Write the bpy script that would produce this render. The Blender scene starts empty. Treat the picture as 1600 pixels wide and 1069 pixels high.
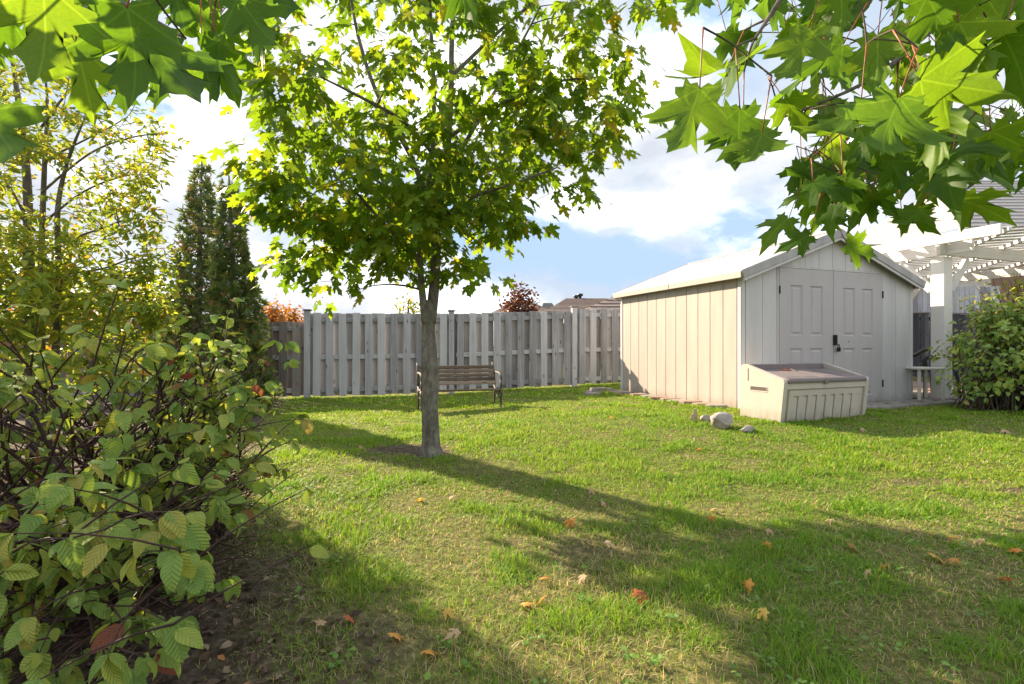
import bpy, math, random
import numpy as np
from mathutils import Vector, Matrix

sc = bpy.context.scene
COL = sc.collection
R = math.radians
H = 1.03                    # camera height
F = 800.0                   # focal length in photo pixels (photo 1600 wide)

# ------------------------------------------------------------------ camera
cam_d = bpy.data.cameras.new('camera')
cam_d.lens = 18.0; cam_d.sensor_width = 36.0
cam_d.shift_y = 5.5 / 1600
cam_d.clip_start = 0.05; cam_d.clip_end = 2000
cam = bpy.data.objects.new('camera', cam_d)
cam.location = (0, 0, H); cam.rotation_euler = (R(90), 0, 0)
COL.objects.link(cam); sc.camera = cam

# ------------------------------------------------------------------ node helper
class NT:
    def __init__(s, tree):
        s.t = tree; s.t.nodes.clear()
    def n(s, typ, props=None, **ins):
        nd = s.t.nodes.new(typ)
        for k, v in (props or {}).items(): setattr(nd, k, v)
        for k, v in ins.items():
            if k[0] == 'i' and k[1:].isdigit(): sock = nd.inputs[int(k[1:])]
            else: sock = nd.inputs[k.replace('_', ' ')]
            if isinstance(v, bpy.types.NodeSocket): s.t.links.new(v, sock)
            else:
                if hasattr(sock, 'default_value'):
                    try: sock.default_value = v
                    except Exception:
                        sock.default_value = (*v, 1.0) if len(v) == 3 else v
        return nd
    def math(s, op, a, b=0.0, c=None):
        k = dict(i0=a, i1=b)
        if c is not None: k['i2'] = c
        return s.n('ShaderNodeMath', {'operation': op}, **k).outputs[0]
    def vmath(s, op, a, b):
        return s.n('ShaderNodeVectorMath', {'operation': op}, i0=a, i1=b).outputs[0]
    def ramp(s, fac, stops, interp='LINEAR'):
        nd = s.n('ShaderNodeValToRGB', i0=fac)
        cr = nd.color_ramp; cr.interpolation = interp
        while len(cr.elements) < len(stops): cr.elements.new(0.5)
        for e, (p, c) in zip(cr.elements, stops):
            e.position = p; e.color = (*c, 1.0) if len(c) == 3 else c
        return nd.outputs[0]
    def mix(s, fac, a, b, blend='MIX'):
        nd = s.n('ShaderNodeMix', {'data_type': 'RGBA', 'blend_type': blend})
        for i, v in ((0, fac), (6, a), (7, b)):
            if isinstance(v, bpy.types.NodeSocket): s.t.links.new(v, nd.inputs[i])
            else: nd.inputs[i].default_value = v if i == 0 else ((*v, 1.0) if len(v) == 3 else v)
        return nd.outputs[2]
    def noise(s, vec, scale, detail=4, rough=0.55, out=0, dist=0.0):
        return s.n('ShaderNodeTexNoise', Vector=vec, Scale=scale, Detail=detail, Roughness=rough, Distortion=dist).outputs[out]
    def bump(s, h, strength=0.3, dist=0.01):
        return s.n('ShaderNodeBump', Strength=strength, Distance=dist, Height=h).outputs[0]

# ------------------------------------------------------------------ sky
SUN_AZ = math.atan2(-0.74, 0.67)      # from +Y towards +X
SUN_EL = R(27.5)
world = bpy.data.worlds.new('World'); sc.world = world; world.use_nodes = True
w = NT(world.node_tree)
sky = w.n('ShaderNodeTexSky', {'sky_type': 'NISHITA', 'sun_disc': False})
sky.sun_elevation = SUN_EL; sky.sun_rotation = SUN_AZ
sky.air_density = 1.0; sky.dust_density = 0.0; sky.ozone_density = 1.6
tc = w.n('ShaderNodeTexCoord').outputs['Generated']
sep = w.n('ShaderNodeSeparateXYZ', i0=tc)
zz = w.math('MAXIMUM', sep.outputs[2], 0.0)
pv = w.vmath('MULTIPLY', tc, (1.0, 1.0, 1.9))
pv = w.vmath('ADD', pv, (14.1, 11.0, 4.3))
cn = w.noise(pv, 2.3, 9, 0.54, dist=0.15)
hor = w.math('MULTIPLY', w.math('POWER', w.math('SUBTRACT', 1.0, zz), 14.0), 0.10)
cov = w.ramp(w.math('ADD', cn, hor), [(0.375, (0, 0, 0)), (0.43, (0.55, 0.55, 0.55)), (0.53, (1, 1, 1))], 'EASE')
cn2 = w.noise(w.vmath('ADD', pv, (7.1, 2.2, 4.0)), 4.2, 7, 0.58)
ccol = w.ramp(w.math('ADD', w.math('MULTIPLY', cn2, 0.75), w.math('MULTIPLY', cn, 0.25)), [(0.40, (1.75, 1.88, 2.1)), (0.49, (2.25, 2.33, 2.45)), (0.64, (5.6, 5.7, 5.9))])
blue = w.vmath('MINIMUM', w.vmath('MULTIPLY', sky.outputs[0], (1.3, 1.2, 1.1)), (1.3, 1.78, 2.4))
bg = w.n('ShaderNodeBackground', Color=w.mix(cov, blue, ccol), Strength=0.10)
w.n('ShaderNodeOutputWorld', Surface=bg.outputs[0])

# ------------------------------------------------------------------ sun
sd = bpy.data.lights.new('sun', 'SUN'); sd.energy = 3.6; sd.angle = R(0.5); sd.color = (1.0, 0.81, 0.60)
sun = bpy.data.objects.new('sun', sd); COL.objects.link(sun)
SUN = Vector((math.sin(SUN_AZ) * math.cos(SUN_EL), math.cos(SUN_AZ) * math.cos(SUN_EL), math.sin(SUN_EL)))
sun.rotation_euler = SUN.to_track_quat('Z', 'Y').to_euler(); sun.location = (-20, 20, 20)

vs = sc.view_settings
vs.view_transform = 'Standard'; vs.look = 'None'; vs.exposure = 2.1; vs.gamma = 1.0; vs.use_curve_mapping = False
sc.cycles.max_bounces = 10; sc.cycles.diffuse_bounces = 5; sc.cycles.transmission_bounces = 6

# ------------------------------------------------------------------ geometry helpers
ORI = {}
def origin(p): return ORI.get(p.name, Vector((0, 0, 0))) if p is not None else Vector((0, 0, 0))

def tag(o, label=None, cat=None, group=None, kind=None):
    if label: o['label'] = label
    if cat: o['category'] = cat
    if group: o['group'] = group
    if kind: o['kind'] = kind
    return o

def thing(name, loc, label, cat, group=None):
    o = bpy.data.objects.new(name, None); COL.objects.link(o)
    o.location = loc; o.empty_display_size = 0.1
    ORI[o.name] = Vector(loc)
    return tag(o, label, cat, group)

def link(name, me, parent=None, loc=None):
    o = bpy.data.objects.new(name, me); COL.objects.link(o)
    if parent is not None:
        o.parent = parent; ORI[o.name] = origin(parent)
        if loc is not None: o.location = Vector(loc) - origin(parent)
    elif loc is not None:
        o.location = loc
    return o

class MB:
    """Collects verts and faces in world coordinates and builds one mesh."""
    def __init__(s): s.v = []; s.f = []; s.smooth = []
    def add(s, vs_, fs, smooth=False):
        b = len(s.v); s.v += [tuple(v) for v in vs_]
        s.f += [tuple(i + b for i in f) for f in fs]; s.smooth += [smooth] * len(fs)
    def frame_box(s, o, ax, ay, az, bev=0.0):
        """box from corner o along the three edge vectors; optional chamfer on all edges"""
        o, ax, ay, az = map(Vector, (o, ax, ay, az))
        if bev <= 0:
            p = [o + ax * i + ay * j + az * k for i in (0, 1) for j in (0, 1) for k in (0, 1)]
            s.add(p, [(0, 1, 3, 2), (4, 6, 7, 5), (0, 4, 5, 1), (2, 3, 7, 6), (0, 2, 6, 4), (1, 5, 7, 3)]); return
        lx, ly, lz = ax.length, ay.length, az.length
        bev = min(bev, lx * .45, ly * .45, lz * .45)
        bx, by, bz = bev / lx, bev / ly, bev / lz
        idx = {}; pts = []
        for i in (0, 1):
            for j in (0, 1):
                for k in (0, 1):
                    for a in range(3):
                        u = [i, j, k]; ins = [bx, by, bz]
                        c = []
                        for q in range(3):
                            c.append(u[q] if q == a else (ins[q] if u[q] == 0 else 1 - ins[q]))
                        idx[(i, j, k, a)] = len(pts); pts.append(o + ax * c[0] + ay * c[1] + az * c[2])
        fs = []
        for a in range(3):
            b, c = [q for q in range(3) if q != a]
            for side in (0, 1):
                q = []
                for (m, n) in ((0, 0), (1, 0), (1, 1), (0, 1)):
                    u = [0, 0, 0]; u[a] = side; u[b] = m; u[c] = n
                    q.append(idx[(*u, a)])
                fs.append(tuple(q))
        for a in range(3):
            b, c = [q for q in range(3) if q != a]
            for m in (0, 1):
                for n in (0, 1):
                    u0 = [0, 0, 0]; u0[b] = m; u0[c] = n; u1 = list(u0); u1[a] = 1
                    fs.append((idx[(*u0, b)], idx[(*u0, c)], idx[(*u1, c)], idx[(*u1, b)]))
        for i in (0, 1):
            for j in (0, 1):
                for k in (0, 1):
                    fs.append((idx[(i, j, k, 0)], idx[(i, j, k, 1)], idx[(i, j, k, 2)]))
        s.add(pts, fs)
    def prism(s, poly, off):
        """polygon (3D points) extruded by vector off"""
        off = Vector(off); n = len(poly); p = [Vector(q) for q in poly]
        s.add(p + [q + off for q in p], [tuple(range(n))[::-1], tuple(range(n, 2 * n))] + [(i, (i + 1) % n, n + (i + 1) % n, n + i) for i in range(n)])
    def tube(s, pts, rad, sides=6, cap=True):
        pts = [Vector(p) for p in pts]; n = len(pts)
        if not hasattr(rad, '__len__'): rad = [rad] * n
        t0 = (pts[1] - pts[0]).normalized()
        a = t0.orthogonal().normalized(); vv = []
        for i in range(n):
            t = (pts[min(i + 1, n - 1)] - pts[max(i - 1, 0)]).normalized()
            a = (a - t * a.dot(t)).normalized(); b = t.cross(a)
            for k in range(sides):
                an = 2 * math.pi * k / sides
                vv.append(pts[i] + (a * math.cos(an) + b * math.sin(an)) * rad[i])
        fs = [(i * sides + k, i * sides + (k + 1) % sides, (i + 1) * sides + (k + 1) % sides, (i + 1) * sides + k) for i in range(n - 1) for k in range(sides)]
        if cap: fs += [tuple(range(sides))[::-1], tuple(range((n - 1) * sides, n * sides))]
        s.add(vv, fs, True)
    def mesh(s, name, mat, ori=Vector((0, 0, 0))):
        me = bpy.data.meshes.new(name)
        me.from_pydata([(v[0] - ori[0], v[1] - ori[1], v[2] - ori[2]) for v in s.v], [], s.f)
        me.polygons.foreach_set('use_smooth', s.smooth)
        me.update()
        # outward normals
        import bmesh
        bm = bmesh.new(); bm.from_mesh(me); bmesh.ops.recalc_face_normals(bm, faces=bm.faces); bm.to_mesh(me); bm.free()
        me.materials.append(mat)
        return me
    def build(s, name, mat, parent=None):
        if parent is not None: return link(name, s.mesh(name, mat, origin(parent)), parent)
        lo = Vector((min(v[0] for v in s.v) + max(v[0] for v in s.v), min(v[1] for v in s.v) + max(v[1] for v in s.v), 2 * min(v[2] for v in s.v))) / 2
        o = link(name, s.mesh(name, mat, lo), None, lo); ORI[o.name] = lo
        return o

def np_mesh(name, verts, tris, mat, attrs=None, smooth=False):
    me = bpy.data.meshes.new(name)
    nv, nt = len(verts), len(tris)
    me.vertices.add(nv); me.vertices.foreach_set('co', np.ascontiguousarray(verts, dtype=np.float32).ravel())
    me.loops.add(nt * 3); me.loops.foreach_set('vertex_index', np.ascontiguousarray(tris, dtype=np.int32).ravel())
    me.polygons.add(nt); me.polygons.foreach_set('loop_start', np.arange(0, nt * 3, 3, dtype=np.int32))
    if smooth: me.polygons.foreach_set('use_smooth', np.ones(nt, dtype=bool))
    for k, (typ, arr) in (attrs or {}).items():
        a = me.attributes.new(k, typ, 'POINT')
        a.data.foreach_set({'FLOAT': 'value', 'FLOAT_VECTOR': 'vector', 'FLOAT_COLOR': 'color'}[typ], np.ascontiguousarray(arr, dtype=np.float32).ravel())
    me.update(calc_edges=True)
    me.materials.append(mat)
    return me

def ss(t):
    t = np.clip(t, 0, 1); return t * t * (3 - 2 * t)
def ground(x, y):
    return 0.17 * ss((x + 3) / 6.2) * ss((y - 3) / 3.6)
def gz(x, y): return float(ground(np.float64(x), np.float64(y)))
def at(px, py, Y):                 # photo pixel at depth Y -> world point
    return Vector(((px - 800) / F * Y, Y, H + (540 - py) / F * Y))
def at_ground(px, py):
    Y = H * F / (py - 540)
    for _ in range(12):
        Y = (H - gz((px - 800) / F * Y, Y)) * F / (py - 540)
    return Vector(((px - 800) / F * Y, Y, gz((px - 800) / F * Y, Y)))

def vnoise(x, y, seed=0):
    xi = np.floor(x).astype(np.int64); yi = np.floor(y).astype(np.int64)
    fx = ss(x - xi); fy = ss(y - yi)
    def h(a, b):
        n = (a * 374761393 + b * 668265263 + seed * 982451653) & 0x7fffffff
        n = ((n ^ (n >> 13)) * 1274126177) & 0x7fffffff
        return ((n ^ (n >> 16)) & 0xffff) / 65535.0
    return (h(xi, yi) * (1 - fx) + h(xi + 1, yi) * fx) * (1 - fy) + (h(xi, yi + 1) * (1 - fx) + h(xi + 1, yi + 1) * fx) * fy
def fbm(x, y, seed=0, o=3):
    r = 0; a = 0.5; t = 0
    for i in range(o):
        r = r + a * vnoise(x * 2 ** i, y * 2 ** i, seed + i * 17); t += a; a *= 0.5
    return r / t

# ------------------------------------------------------------------ materials
def new_mat(name):
    m = bpy.data.materials.new(name); m.use_nodes = True
    return m, NT(m.node_tree)

def objvec(t, rnd_shift=True):
    v = t.n('ShaderNodeTexCoord').outputs['Object']
    if rnd_shift:
        r = t.n('ShaderNodeObjectInfo').outputs['Random']
        v = t.vmath('ADD', v, t.n('ShaderNodeCombineXYZ', i0=t.math('MULTIPLY', r, 37.0), i1=t.math('MULTIPLY', r, 91.0), i2=t.math('MULTIPLY', r, 13.0)).outputs[0])
    return v

def simple(name, col, rough=0.6, var=0.15, scale=6.0, bump=0.0, bscale=60.0, metal=0.0, spec=0.4):
    m, t = new_mat(name)
    v = objvec(t)
    n1 = t.noise(v, scale, 5)
    c = t.ramp(n1, [(0.25, tuple(x * (1 - var) for x in col)), (0.75, tuple(min(1, x * (1 + var)) for x in col))])
    k = dict(Base_Color=c, Roughness=rough, Metallic=metal)
    b = t.n('ShaderNodeBsdfPrincipled', **k); b.inputs['Specular IOR Level'].default_value = spec
    if bump: t.t.links.new(t.bump(t.noise(v, bscale, 4), bump, 0.004), b.inputs['Normal'])
    t.n('ShaderNodeOutputMaterial', Surface=b.outputs[0])
    return m

def wood(name, cols, rough=0.85, axis=2, knots=True, lichen=0.0, bump=0.5):
    """weathered wood, grain along one object axis"""
    m, t = new_mat(name)
    v = objvec(t)
    rnd = t.n('ShaderNodeObjectInfo').outputs['Random']
    sc_ = [34.0, 34.0, 34.0]; sc_[axis] = 1.3
    g = t.noise(t.vmath('MULTIPLY', v, tuple(sc_)), 1.0, 6, 0.6, dist=0.4)
    big = t.noise(v, 1.7, 3)
    f = t.math('ADD', t.math('MULTIPLY', g, 0.55), t.math('ADD', t.math('MULTIPLY', big, 0.35), t.math('MULTIPLY', t.math('SUBTRACT', rnd, 0.5), 0.42)))
    c = t.ramp(f, [(0.25, cols[0]), (0.47, cols[1]), (0.7, cols[2])])
    if knots:
        kn = t.n('ShaderNodeTexVoronoi', Vector=t.vmath('MULTIPLY', v, tuple(9.0 if i != axis else 4.5 for i in range(3))), Scale=1.0).outputs[0]
        c = t.mix(t.ramp(kn, [(0.07, (0.8, 0.8, 0.8)), (0.15, (0, 0, 0))]), c, tuple(x * 0.3 for x in cols[0]))
    if lichen:
        l = t.noise(v, 16, 5, 0.7)
        c = t.mix(t.ramp(l, [(0.60, (0, 0, 0)), (0.68, (lichen,) * 3)]), c, (0.42, 0.42, 0.36))
    b = t.n('ShaderNodeBsdfPrincipled', Base_Color=c, Roughness=rough, Normal=t.bump(g, bump, 0.003))
    b.inputs['Specular IOR Level'].default_value = 0.25
    t.n('ShaderNodeOutputMaterial', Surface=b.outputs[0])
    return m

def leaf_mat(name, stops, trans=0.45, tboost=1.6, vein=None, rough=0.45, spec=0.35):
    """two-sided leaf: glossy diffuse front + light shining through; colour by per-leaf random"""
    m, t = new_mat(name)
    ar = t.n('ShaderNodeAttribute', {'attribute_name': 'rnd'}).outputs['Fac']
    rnd = t.math('FRACT', t.math('ADD', ar, t.n('ShaderNodeObjectInfo').outputs['Random']))
    luv = t.n('ShaderNodeAttribute', {'attribute_name': 'luv'}).outputs['Vector']
    pos = t.n('ShaderNodeNewGeometry').outputs['Position']
    c = t.ramp(rnd, stops)
    mott = t.noise(t.vmath('ADD', luv, t.n('ShaderNodeCombineXYZ', i0=t.math('MULTIPLY', rnd, 50.0)).outputs[0]), 3.5, 4, 0.6)
    c = t.mix(t.math('MULTIPLY', t.ramp(mott, [(0.35, (0, 0, 0)), (0.75, (1, 1, 1))]), 0.45), c, t.mix(1.0, c, (1.45, 1.2, 0.8), 'MULTIPLY'))
    nrm = None
    sp = t.n('ShaderNodeSeparateXYZ', i0=luv)
    ax = t.math('ABSOLUTE', sp.outputs[0]); y = sp.outputs[1]
    if vein == 'maple':
        dmin = None
        for ang in (90, 32 + 8, -14):
            ca, sa = math.cos(R(ang)), math.sin(R(ang))
            d = t.math('ABSOLUTE', t.math('SUBTRACT', t.math('MULTIPLY', ax, sa), t.math('MULTIPLY', y, ca)))
            al = t.math('ADD', t.math('MULTIPLY', ax, ca), t.math('MULTIPLY', y, sa))
            d = t.math('ADD', d, t.math('MULTIPLY', t.math('LESS_THAN', al, 0.0), 1.0))
            dmin = d if dmin is None else t.math('MINIMUM', dmin, d)
        v1 = t.ramp(dmin, [(0.004, (1, 1, 1)), (0.016, (0, 0, 0))])
        # side veins, slanting away from the ribs
        wv = t.math('ABSOLUTE', t.math('SINE', t.math('MULTIPLY', t.math('SUBTRACT', y, t.math('MULTIPLY', ax, 0.75)), 34.0)))
        v2 = t.ramp(wv, [(0.0, (0.4, 0.4, 0.4)), (0.16, (0, 0, 0))])
        net = t.n('ShaderNodeTexVoronoi', {'feature': 'DISTANCE_TO_EDGE'}, Vector=luv, Scale=17.0).outputs[0]
        v3 = t.ramp(net, [(0.0, (0.32, 0.32, 0.32)), (0.07, (0, 0, 0))])
        vv = t.math('MAXIMUM', v1, t.math('MAXIMUM', v2, v3))
        c = t.mix(t.math('MULTIPLY', t.ramp(t.noise(luv, 26, 3), [(.35, (0, 0, 0)), (.6, (1, 1, 1))]), 0.35), c, t.mix(1.0, c, (.78, .8, .7), 'MULTIPLY'))
        c = t.mix(t.math('MULTIPLY', vv, 0.75), c, t.mix(1.0, c, (1.75, 1.55, 2.0), 'MULTIPLY'))
        nrm = t.bump(t.math('ADD', dmin, t.math('MULTIPLY', mott, 0.06)), 0.5, 0.02)
    elif vein == 'ovate':
        q = t.math('ADD', t.math('MULTIPLY', mott, 0.10), t.math('SUBTRACT', y, t.math('MULTIPLY', t.math('POWER', t.math('MULTIPLY', ax, 2.2), 0.85), 0.42)))
        wv = t.math('ABSOLUTE', t.math('SINE', t.math('MULTIPLY', q, 24.0)))
        v2 = t.ramp(wv, [(0.0, (1, 1, 1)), (0.30, (0, 0, 0))])
        v1 = t.ramp(ax, [(0.004, (1, 1, 1)), (0.02, (0, 0, 0))])
        vv = t.math('MAXIMUM', v1, v2)
        c = t.mix(t.math('MULTIPLY', vv, 0.28), c, t.mix(1.0, c, (0.62, 0.66, 0.5), 'MULTIPLY'))
        nrm = t.bump(wv, 0.55, 0.012)
        # browned edge and spots
        ed = t.noise(t.vmath('ADD', luv, t.n('ShaderNodeCombineXYZ', i0=t.math('MULTIPLY', rnd, 91.0)).outputs[0]), 7.0, 5, 0.65)
        c = t.mix(t.ramp(ed, [(0.70, (0, 0, 0)), (0.78, (0.7, 0.7, 0.7))]), c, (0.16, 0.075, 0.03))
    k = dict(Base_Color=c, Roughness=rough)
    if nrm is not None: k['Normal'] = nrm
    b = t.n('ShaderNodeBsdfPrincipled', **k); b.inputs['Specular IOR Level'].default_value = spec
    tcol = t.mix(1.0, c, (tboost * 1.15, tboost, tboost * 0.45), 'MULTIPLY')
    k = dict(Color=tcol)
    tr = t.n('ShaderNodeBsdfTranslucent', **k)
    mx = t.n('ShaderNodeMixShader', i0=trans, i1=b.outputs[0], i2=tr.outputs[0])
    t.n('ShaderNodeOutputMaterial', Surface=mx.outputs[0])
    return m

def bark_mat(name, cols, scale=9.0, lichen=0.0):
    m, t = new_mat(name)
    v = t.n('ShaderNodeTexCoord').outputs['Object']
    n1 = t.noise(t.vmath('MULTIPLY', v, (1, 1, 0.35)), scale * 3, 7, 0.65, dist=0.6)
    n2 = t.noise(v, scale * 0.6, 4)
    c = t.ramp(t.math('ADD', t.math('MULTIPLY', n1, 0.7), t.math('MULTIPLY', n2, 0.3)), [(0.3, cols[0]), (0.5, cols[1]), (0.68, cols[2])])
    if lichen:
        l = t.noise(v, 13, 5, 0.7)
        c = t.mix(t.ramp(l, [(0.55, (0, 0, 0)), (0.66, (lichen,) * 3)]), c, (0.20, 0.22, 0.13))
    b = t.n('ShaderNodeBsdfPrincipled', Base_Color=c, Roughness=0.9, Normal=t.bump(n1, 0.9, 0.012))
    b.inputs['Specular IOR Level'].default_value = 0.2
    t.n('ShaderNodeOutputMaterial', Surface=b.outputs[0])
    return m

M = {}
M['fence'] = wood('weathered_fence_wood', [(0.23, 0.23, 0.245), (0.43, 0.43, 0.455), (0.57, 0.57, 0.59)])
M['fence_back'] = wood('fence_back_wood', [(0.17, 0.165, 0.17), (0.31, 0.30, 0.305), (0.42, 0.41, 0.41)])  # same wood, slightly warmer, darkened to put shade into the gaps
M['fence_old'] = wood('older_fence_wood', [(0.12, 0.105, 0.095), (0.22, 0.195, 0.175), (0.34, 0.31, 0.28)])
M['rail'] = wood('fence_rail_wood', [(0.24, 0.24, 0.25), (0.40, 0.40, 0.41), (0.52, 0.51, 0.52)], axis=0)
M['dark_fence'] = wood('dark_fence_wood', [(0.045, 0.045, 0.055), (0.075, 0.07, 0.08), (0.12, 0.11, 0.12)])  # much darker tone than the grey fence boards
M['slat'] = wood('bench_slat_wood', [(0.07, 0.05, 0.035), (0.17, 0.125, 0.09), (0.30, 0.24, 0.18)], axis=0, lichen=0.8)
M['iron'] = simple('rusted_iron', (0.10, 0.085, 0.075), 0.7, 0.5, 30, 0.4, 120, 0.3)
M['white_wood'] = wood('white_painted_wood', [(0.60, 0.59, 0.56), (0.74, 0.73, 0.70), (0.80, 0.79, 0.77)], rough=0.6, axis=0, knots=False, bump=0.15)
M['black_metal'] = simple('black_metal', (0.02, 0.02, 0.022), 0.45, 0.3, 20, 0, 0, 0.6)
M['concrete'] = simple('concrete_paver', (0.25, 0.23, 0.205), 0.9, 0.3, 9, 0.6, 90)
M['paver_red'] = simple('reddish_paver', (0.26, 0.185, 0.14), 0.9, 0.3, 9, 0.6, 90)
M['rock'] = simple('fieldstone', (0.33, 0.29, 0.27), 0.9, 0.35, 11, 0.9, 40)
M['sandstone'] = simple('ochre_stone', (0.42, 0.33, 0.20), 0.9, 0.3, 11, 0.8, 50)
M['dark_plastic'] = simple('dark_plastic', (0.025, 0.03, 0.03), 0.35, 0.2)
M['white_plastic'] = simple('white_plastic', (0.66, 0.64, 0.60), 0.4, 0.08)
M['shingle'] = simple('roof_shingle', (0.24, 0.19, 0.165), 0.95, 0.3, 14, 0.6, 30)
M['shingle_grey'] = simple('grey_shingle', (0.28, 0.27, 0.265), 0.95, 0.3, 14, 0.6, 30)
M['shingle_dark'] = simple('dark_shingle', (0.10, 0.10, 0.105), 0.95, 0.3, 14, 0.6, 30)
M['trim'] = simple('cream_trim', (0.66, 0.62, 0.55), 0.6, 0.08)
M['brick_wall'] = simple('house_wall', (0.30, 0.19, 0.14), 0.9, 0.2, 20, 0.4, 60)
M['glass_dark'] = simple('window_glass', (0.03, 0.035, 0.04), 0.08, 0.2, spec=0.6)
M['blind'] = simple('wooden_blind', (0.22, 0.12, 0.065), 0.6, 0.2)
M['stem'] = simple('dogwood_stem', (0.055, 0.026, 0.024), 0.6, 0.5, 9)
M['twig'] = simple('twig_bark', (0.085, 0.062, 0.045), 0.85, 0.4, 12)
M['petiole'] = simple('red_petiole', (0.30, 0.085, 0.035), 0.5, 0.4, 10)

def plastic(name, col, streak=0.12):
    m, t = new_mat(name)
    v = t.n('ShaderNodeTexCoord').outputs['Object']
    rnd = t.n('ShaderNodeObjectInfo').outputs['Random']
    n1 = t.noise(t.vmath('MULTIPLY', v, (6, 6, 1.0)), 1.0, 5, 0.6)
    c = t.ramp(t.math('ADD', n1, t.math('MULTIPLY', t.math('SUBTRACT', rnd, 0.5), 0.12)), [(0.3, tuple(x * (1 - streak) for x in col)), (0.7, tuple(x * (1 + streak * .5) for x in col))])
    dirt = t.noise(v, 24, 6, 0.7)
    zp = t.n('ShaderNodeSeparateXYZ', i0=t.n('ShaderNodeNewGeometry').outputs['Position']).outputs[2]
    spl = t.math('MULTIPLY', t.math('SUBTRACT', 1.0, t.math('MULTIPLY', t.math('SUBTRACT', zp, 0.18), 3.2)), t.noise(t.vmath('MULTIPLY', v, (14, 14, 5)), 1.0, 6, 0.7))
    c = t.mix(t.ramp(spl, [(0.30, (0, 0, 0)), (0.62, (0.55, 0.55, 0.55))]), c, (0.20, 0.16, 0.11))
    c = t.mix(t.ramp(dirt, [(0.66, (0, 0, 0)), (0.76, (0.35, 0.35, 0.35))]), c, tuple(x * 0.45 for x in col))
    grain = t.noise(t.vmath('MULTIPLY', v, (60, 60, 4)), 1.0, 4)
    b = t.n('ShaderNodeBsdfPrincipled', Base_Color=c, Roughness=0.5, Normal=t.bump(grain, 0.16, 0.002))
    b.inputs['Specular IOR Level'].default_value = 0.35
    t.n('ShaderNodeOutputMaterial', Surface=b.outputs[0])
    return m
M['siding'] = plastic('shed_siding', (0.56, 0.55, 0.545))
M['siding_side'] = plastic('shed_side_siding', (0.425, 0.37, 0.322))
M['door'] = plastic('shed_door', (0.455, 0.425, 0.425), 0.05)
M['roofp'] = plastic('shed_roof_plastic', (0.40, 0.39, 0.385), 0.2)
M['boxp'] = plastic('box_plastic', (0.49, 0.44, 0.385), 0.06)
M['lidp'] = plastic('lid_plastic', (0.19, 0.16, 0.16), 0.1)
M['slot'] = simple('recess_shade_plastic', (0.10, 0.08, 0.07), 0.8)
M['seam'] = simple('seam_plastic', (0.42, 0.39, 0.35), 0.8)

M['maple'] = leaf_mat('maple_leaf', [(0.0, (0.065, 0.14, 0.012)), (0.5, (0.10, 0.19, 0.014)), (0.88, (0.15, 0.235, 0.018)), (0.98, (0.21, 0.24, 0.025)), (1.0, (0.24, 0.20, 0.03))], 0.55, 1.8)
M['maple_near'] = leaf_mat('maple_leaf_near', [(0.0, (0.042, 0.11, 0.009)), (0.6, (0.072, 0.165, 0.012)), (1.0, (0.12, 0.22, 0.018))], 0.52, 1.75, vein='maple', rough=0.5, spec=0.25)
M['dogwood'] = leaf_mat('dogwood_leaf', [(0.0, (0.18, 0.31, 0.08)), (0.5, (0.26, 0.385, 0.10)), (0.88, (0.36, 0.44, 0.10)), (0.96, (0.36, 0.34, 0.10)), (0.985, (0.28, 0.15, 0.06)), (1.0, (0.22, 0.06, 0.06))], 0.36, 1.4, vein='ovate', rough=0.62, spec=0.2)
M['cherry'] = leaf_mat('narrow_leaf', [(0.0, (0.12, 0.18, 0.035)), (0.5, (0.20, 0.26, 0.045)), (0.85, (0.31, 0.34, 0.06)), (0.96, (0.36, 0.30, 0.06)), (1.0, (0.38, 0.2, 0.05))], 0.45, 1.6)
M['weed'] = leaf_mat('weed_leaf', [(0.0, (0.08, 0.19, 0.03)), (1.0, (0.19, 0.32, 0.06))], 0.35, 1.4)
M['cherry_green'] = leaf_mat('narrow_green_leaf', [(0.0, (0.13, 0.22, 0.04)), (0.6, (0.22, 0.31, 0.05)), (0.92, (0.34, 0.38, 0.06)), (1.0, (0.40, 0.24, 0.05))], 0.45, 1.6)
M['shrub'] = leaf_mat('viburnum_leaf', [(0.0, (0.12, 0.22, 0.04)), (0.6, (0.20, 0.33, 0.06)), (0.96, (0.32, 0.40, 0.07)), (0.99, (0.32, 0.26, 0.05)), (1.0, (0.45, 0.18, 0.03))], 0.38, 1.6, rough=0.4, spec=0.5)
M['vine'] = leaf_mat('yellow_vine_leaf', [(0.0, (0.16, 0.22, 0.04)), (0.7, (0.30, 0.34, 0.06)), (0.94, (0.38, 0.34, 0.06)), (1.0, (0.50, 0.2, 0.03))], 0.45, 1.5)
M['cedar'] = leaf_mat('cedar_spray', [(0.0, (0.07, 0.115, 0.04)), (0.6, (0.12, 0.185, 0.06)), (0.85, (0.22, 0.28, 0.09)), (0.95, (0.25, 0.18, 0.09)), (1.0, (0.30, 0.21, 0.10))], 0.25, 1.3, rough=0.7)
M['maroon'] = leaf_mat('maroon_leaf', [(0.0, (0.06, 0.025, 0.025)), (0.7, (0.12, 0.045, 0.035)), (1.0, (0.25, 0.10, 0.04))], 0.3, 1.2)
M['orange'] = leaf_mat('orange_leaf', [(0.0, (0.35, 0.13, 0.04)), (0.6, (0.46, 0.22, 0.06)), (1.0, (0.28, 0.22, 0.06))], 0.4, 1.2)
M['bark'] = bark_mat('maple_bark', [(0.06, 0.052, 0.042), (0.15, 0.135, 0.115), (0.31, 0.285, 0.25)], lichen=0.8)
M['bark2'] = bark_mat('grey_bark', [(0.06, 0.05, 0.042), (0.14, 0.12, 0.10), (0.24, 0.21, 0.18)])
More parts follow.
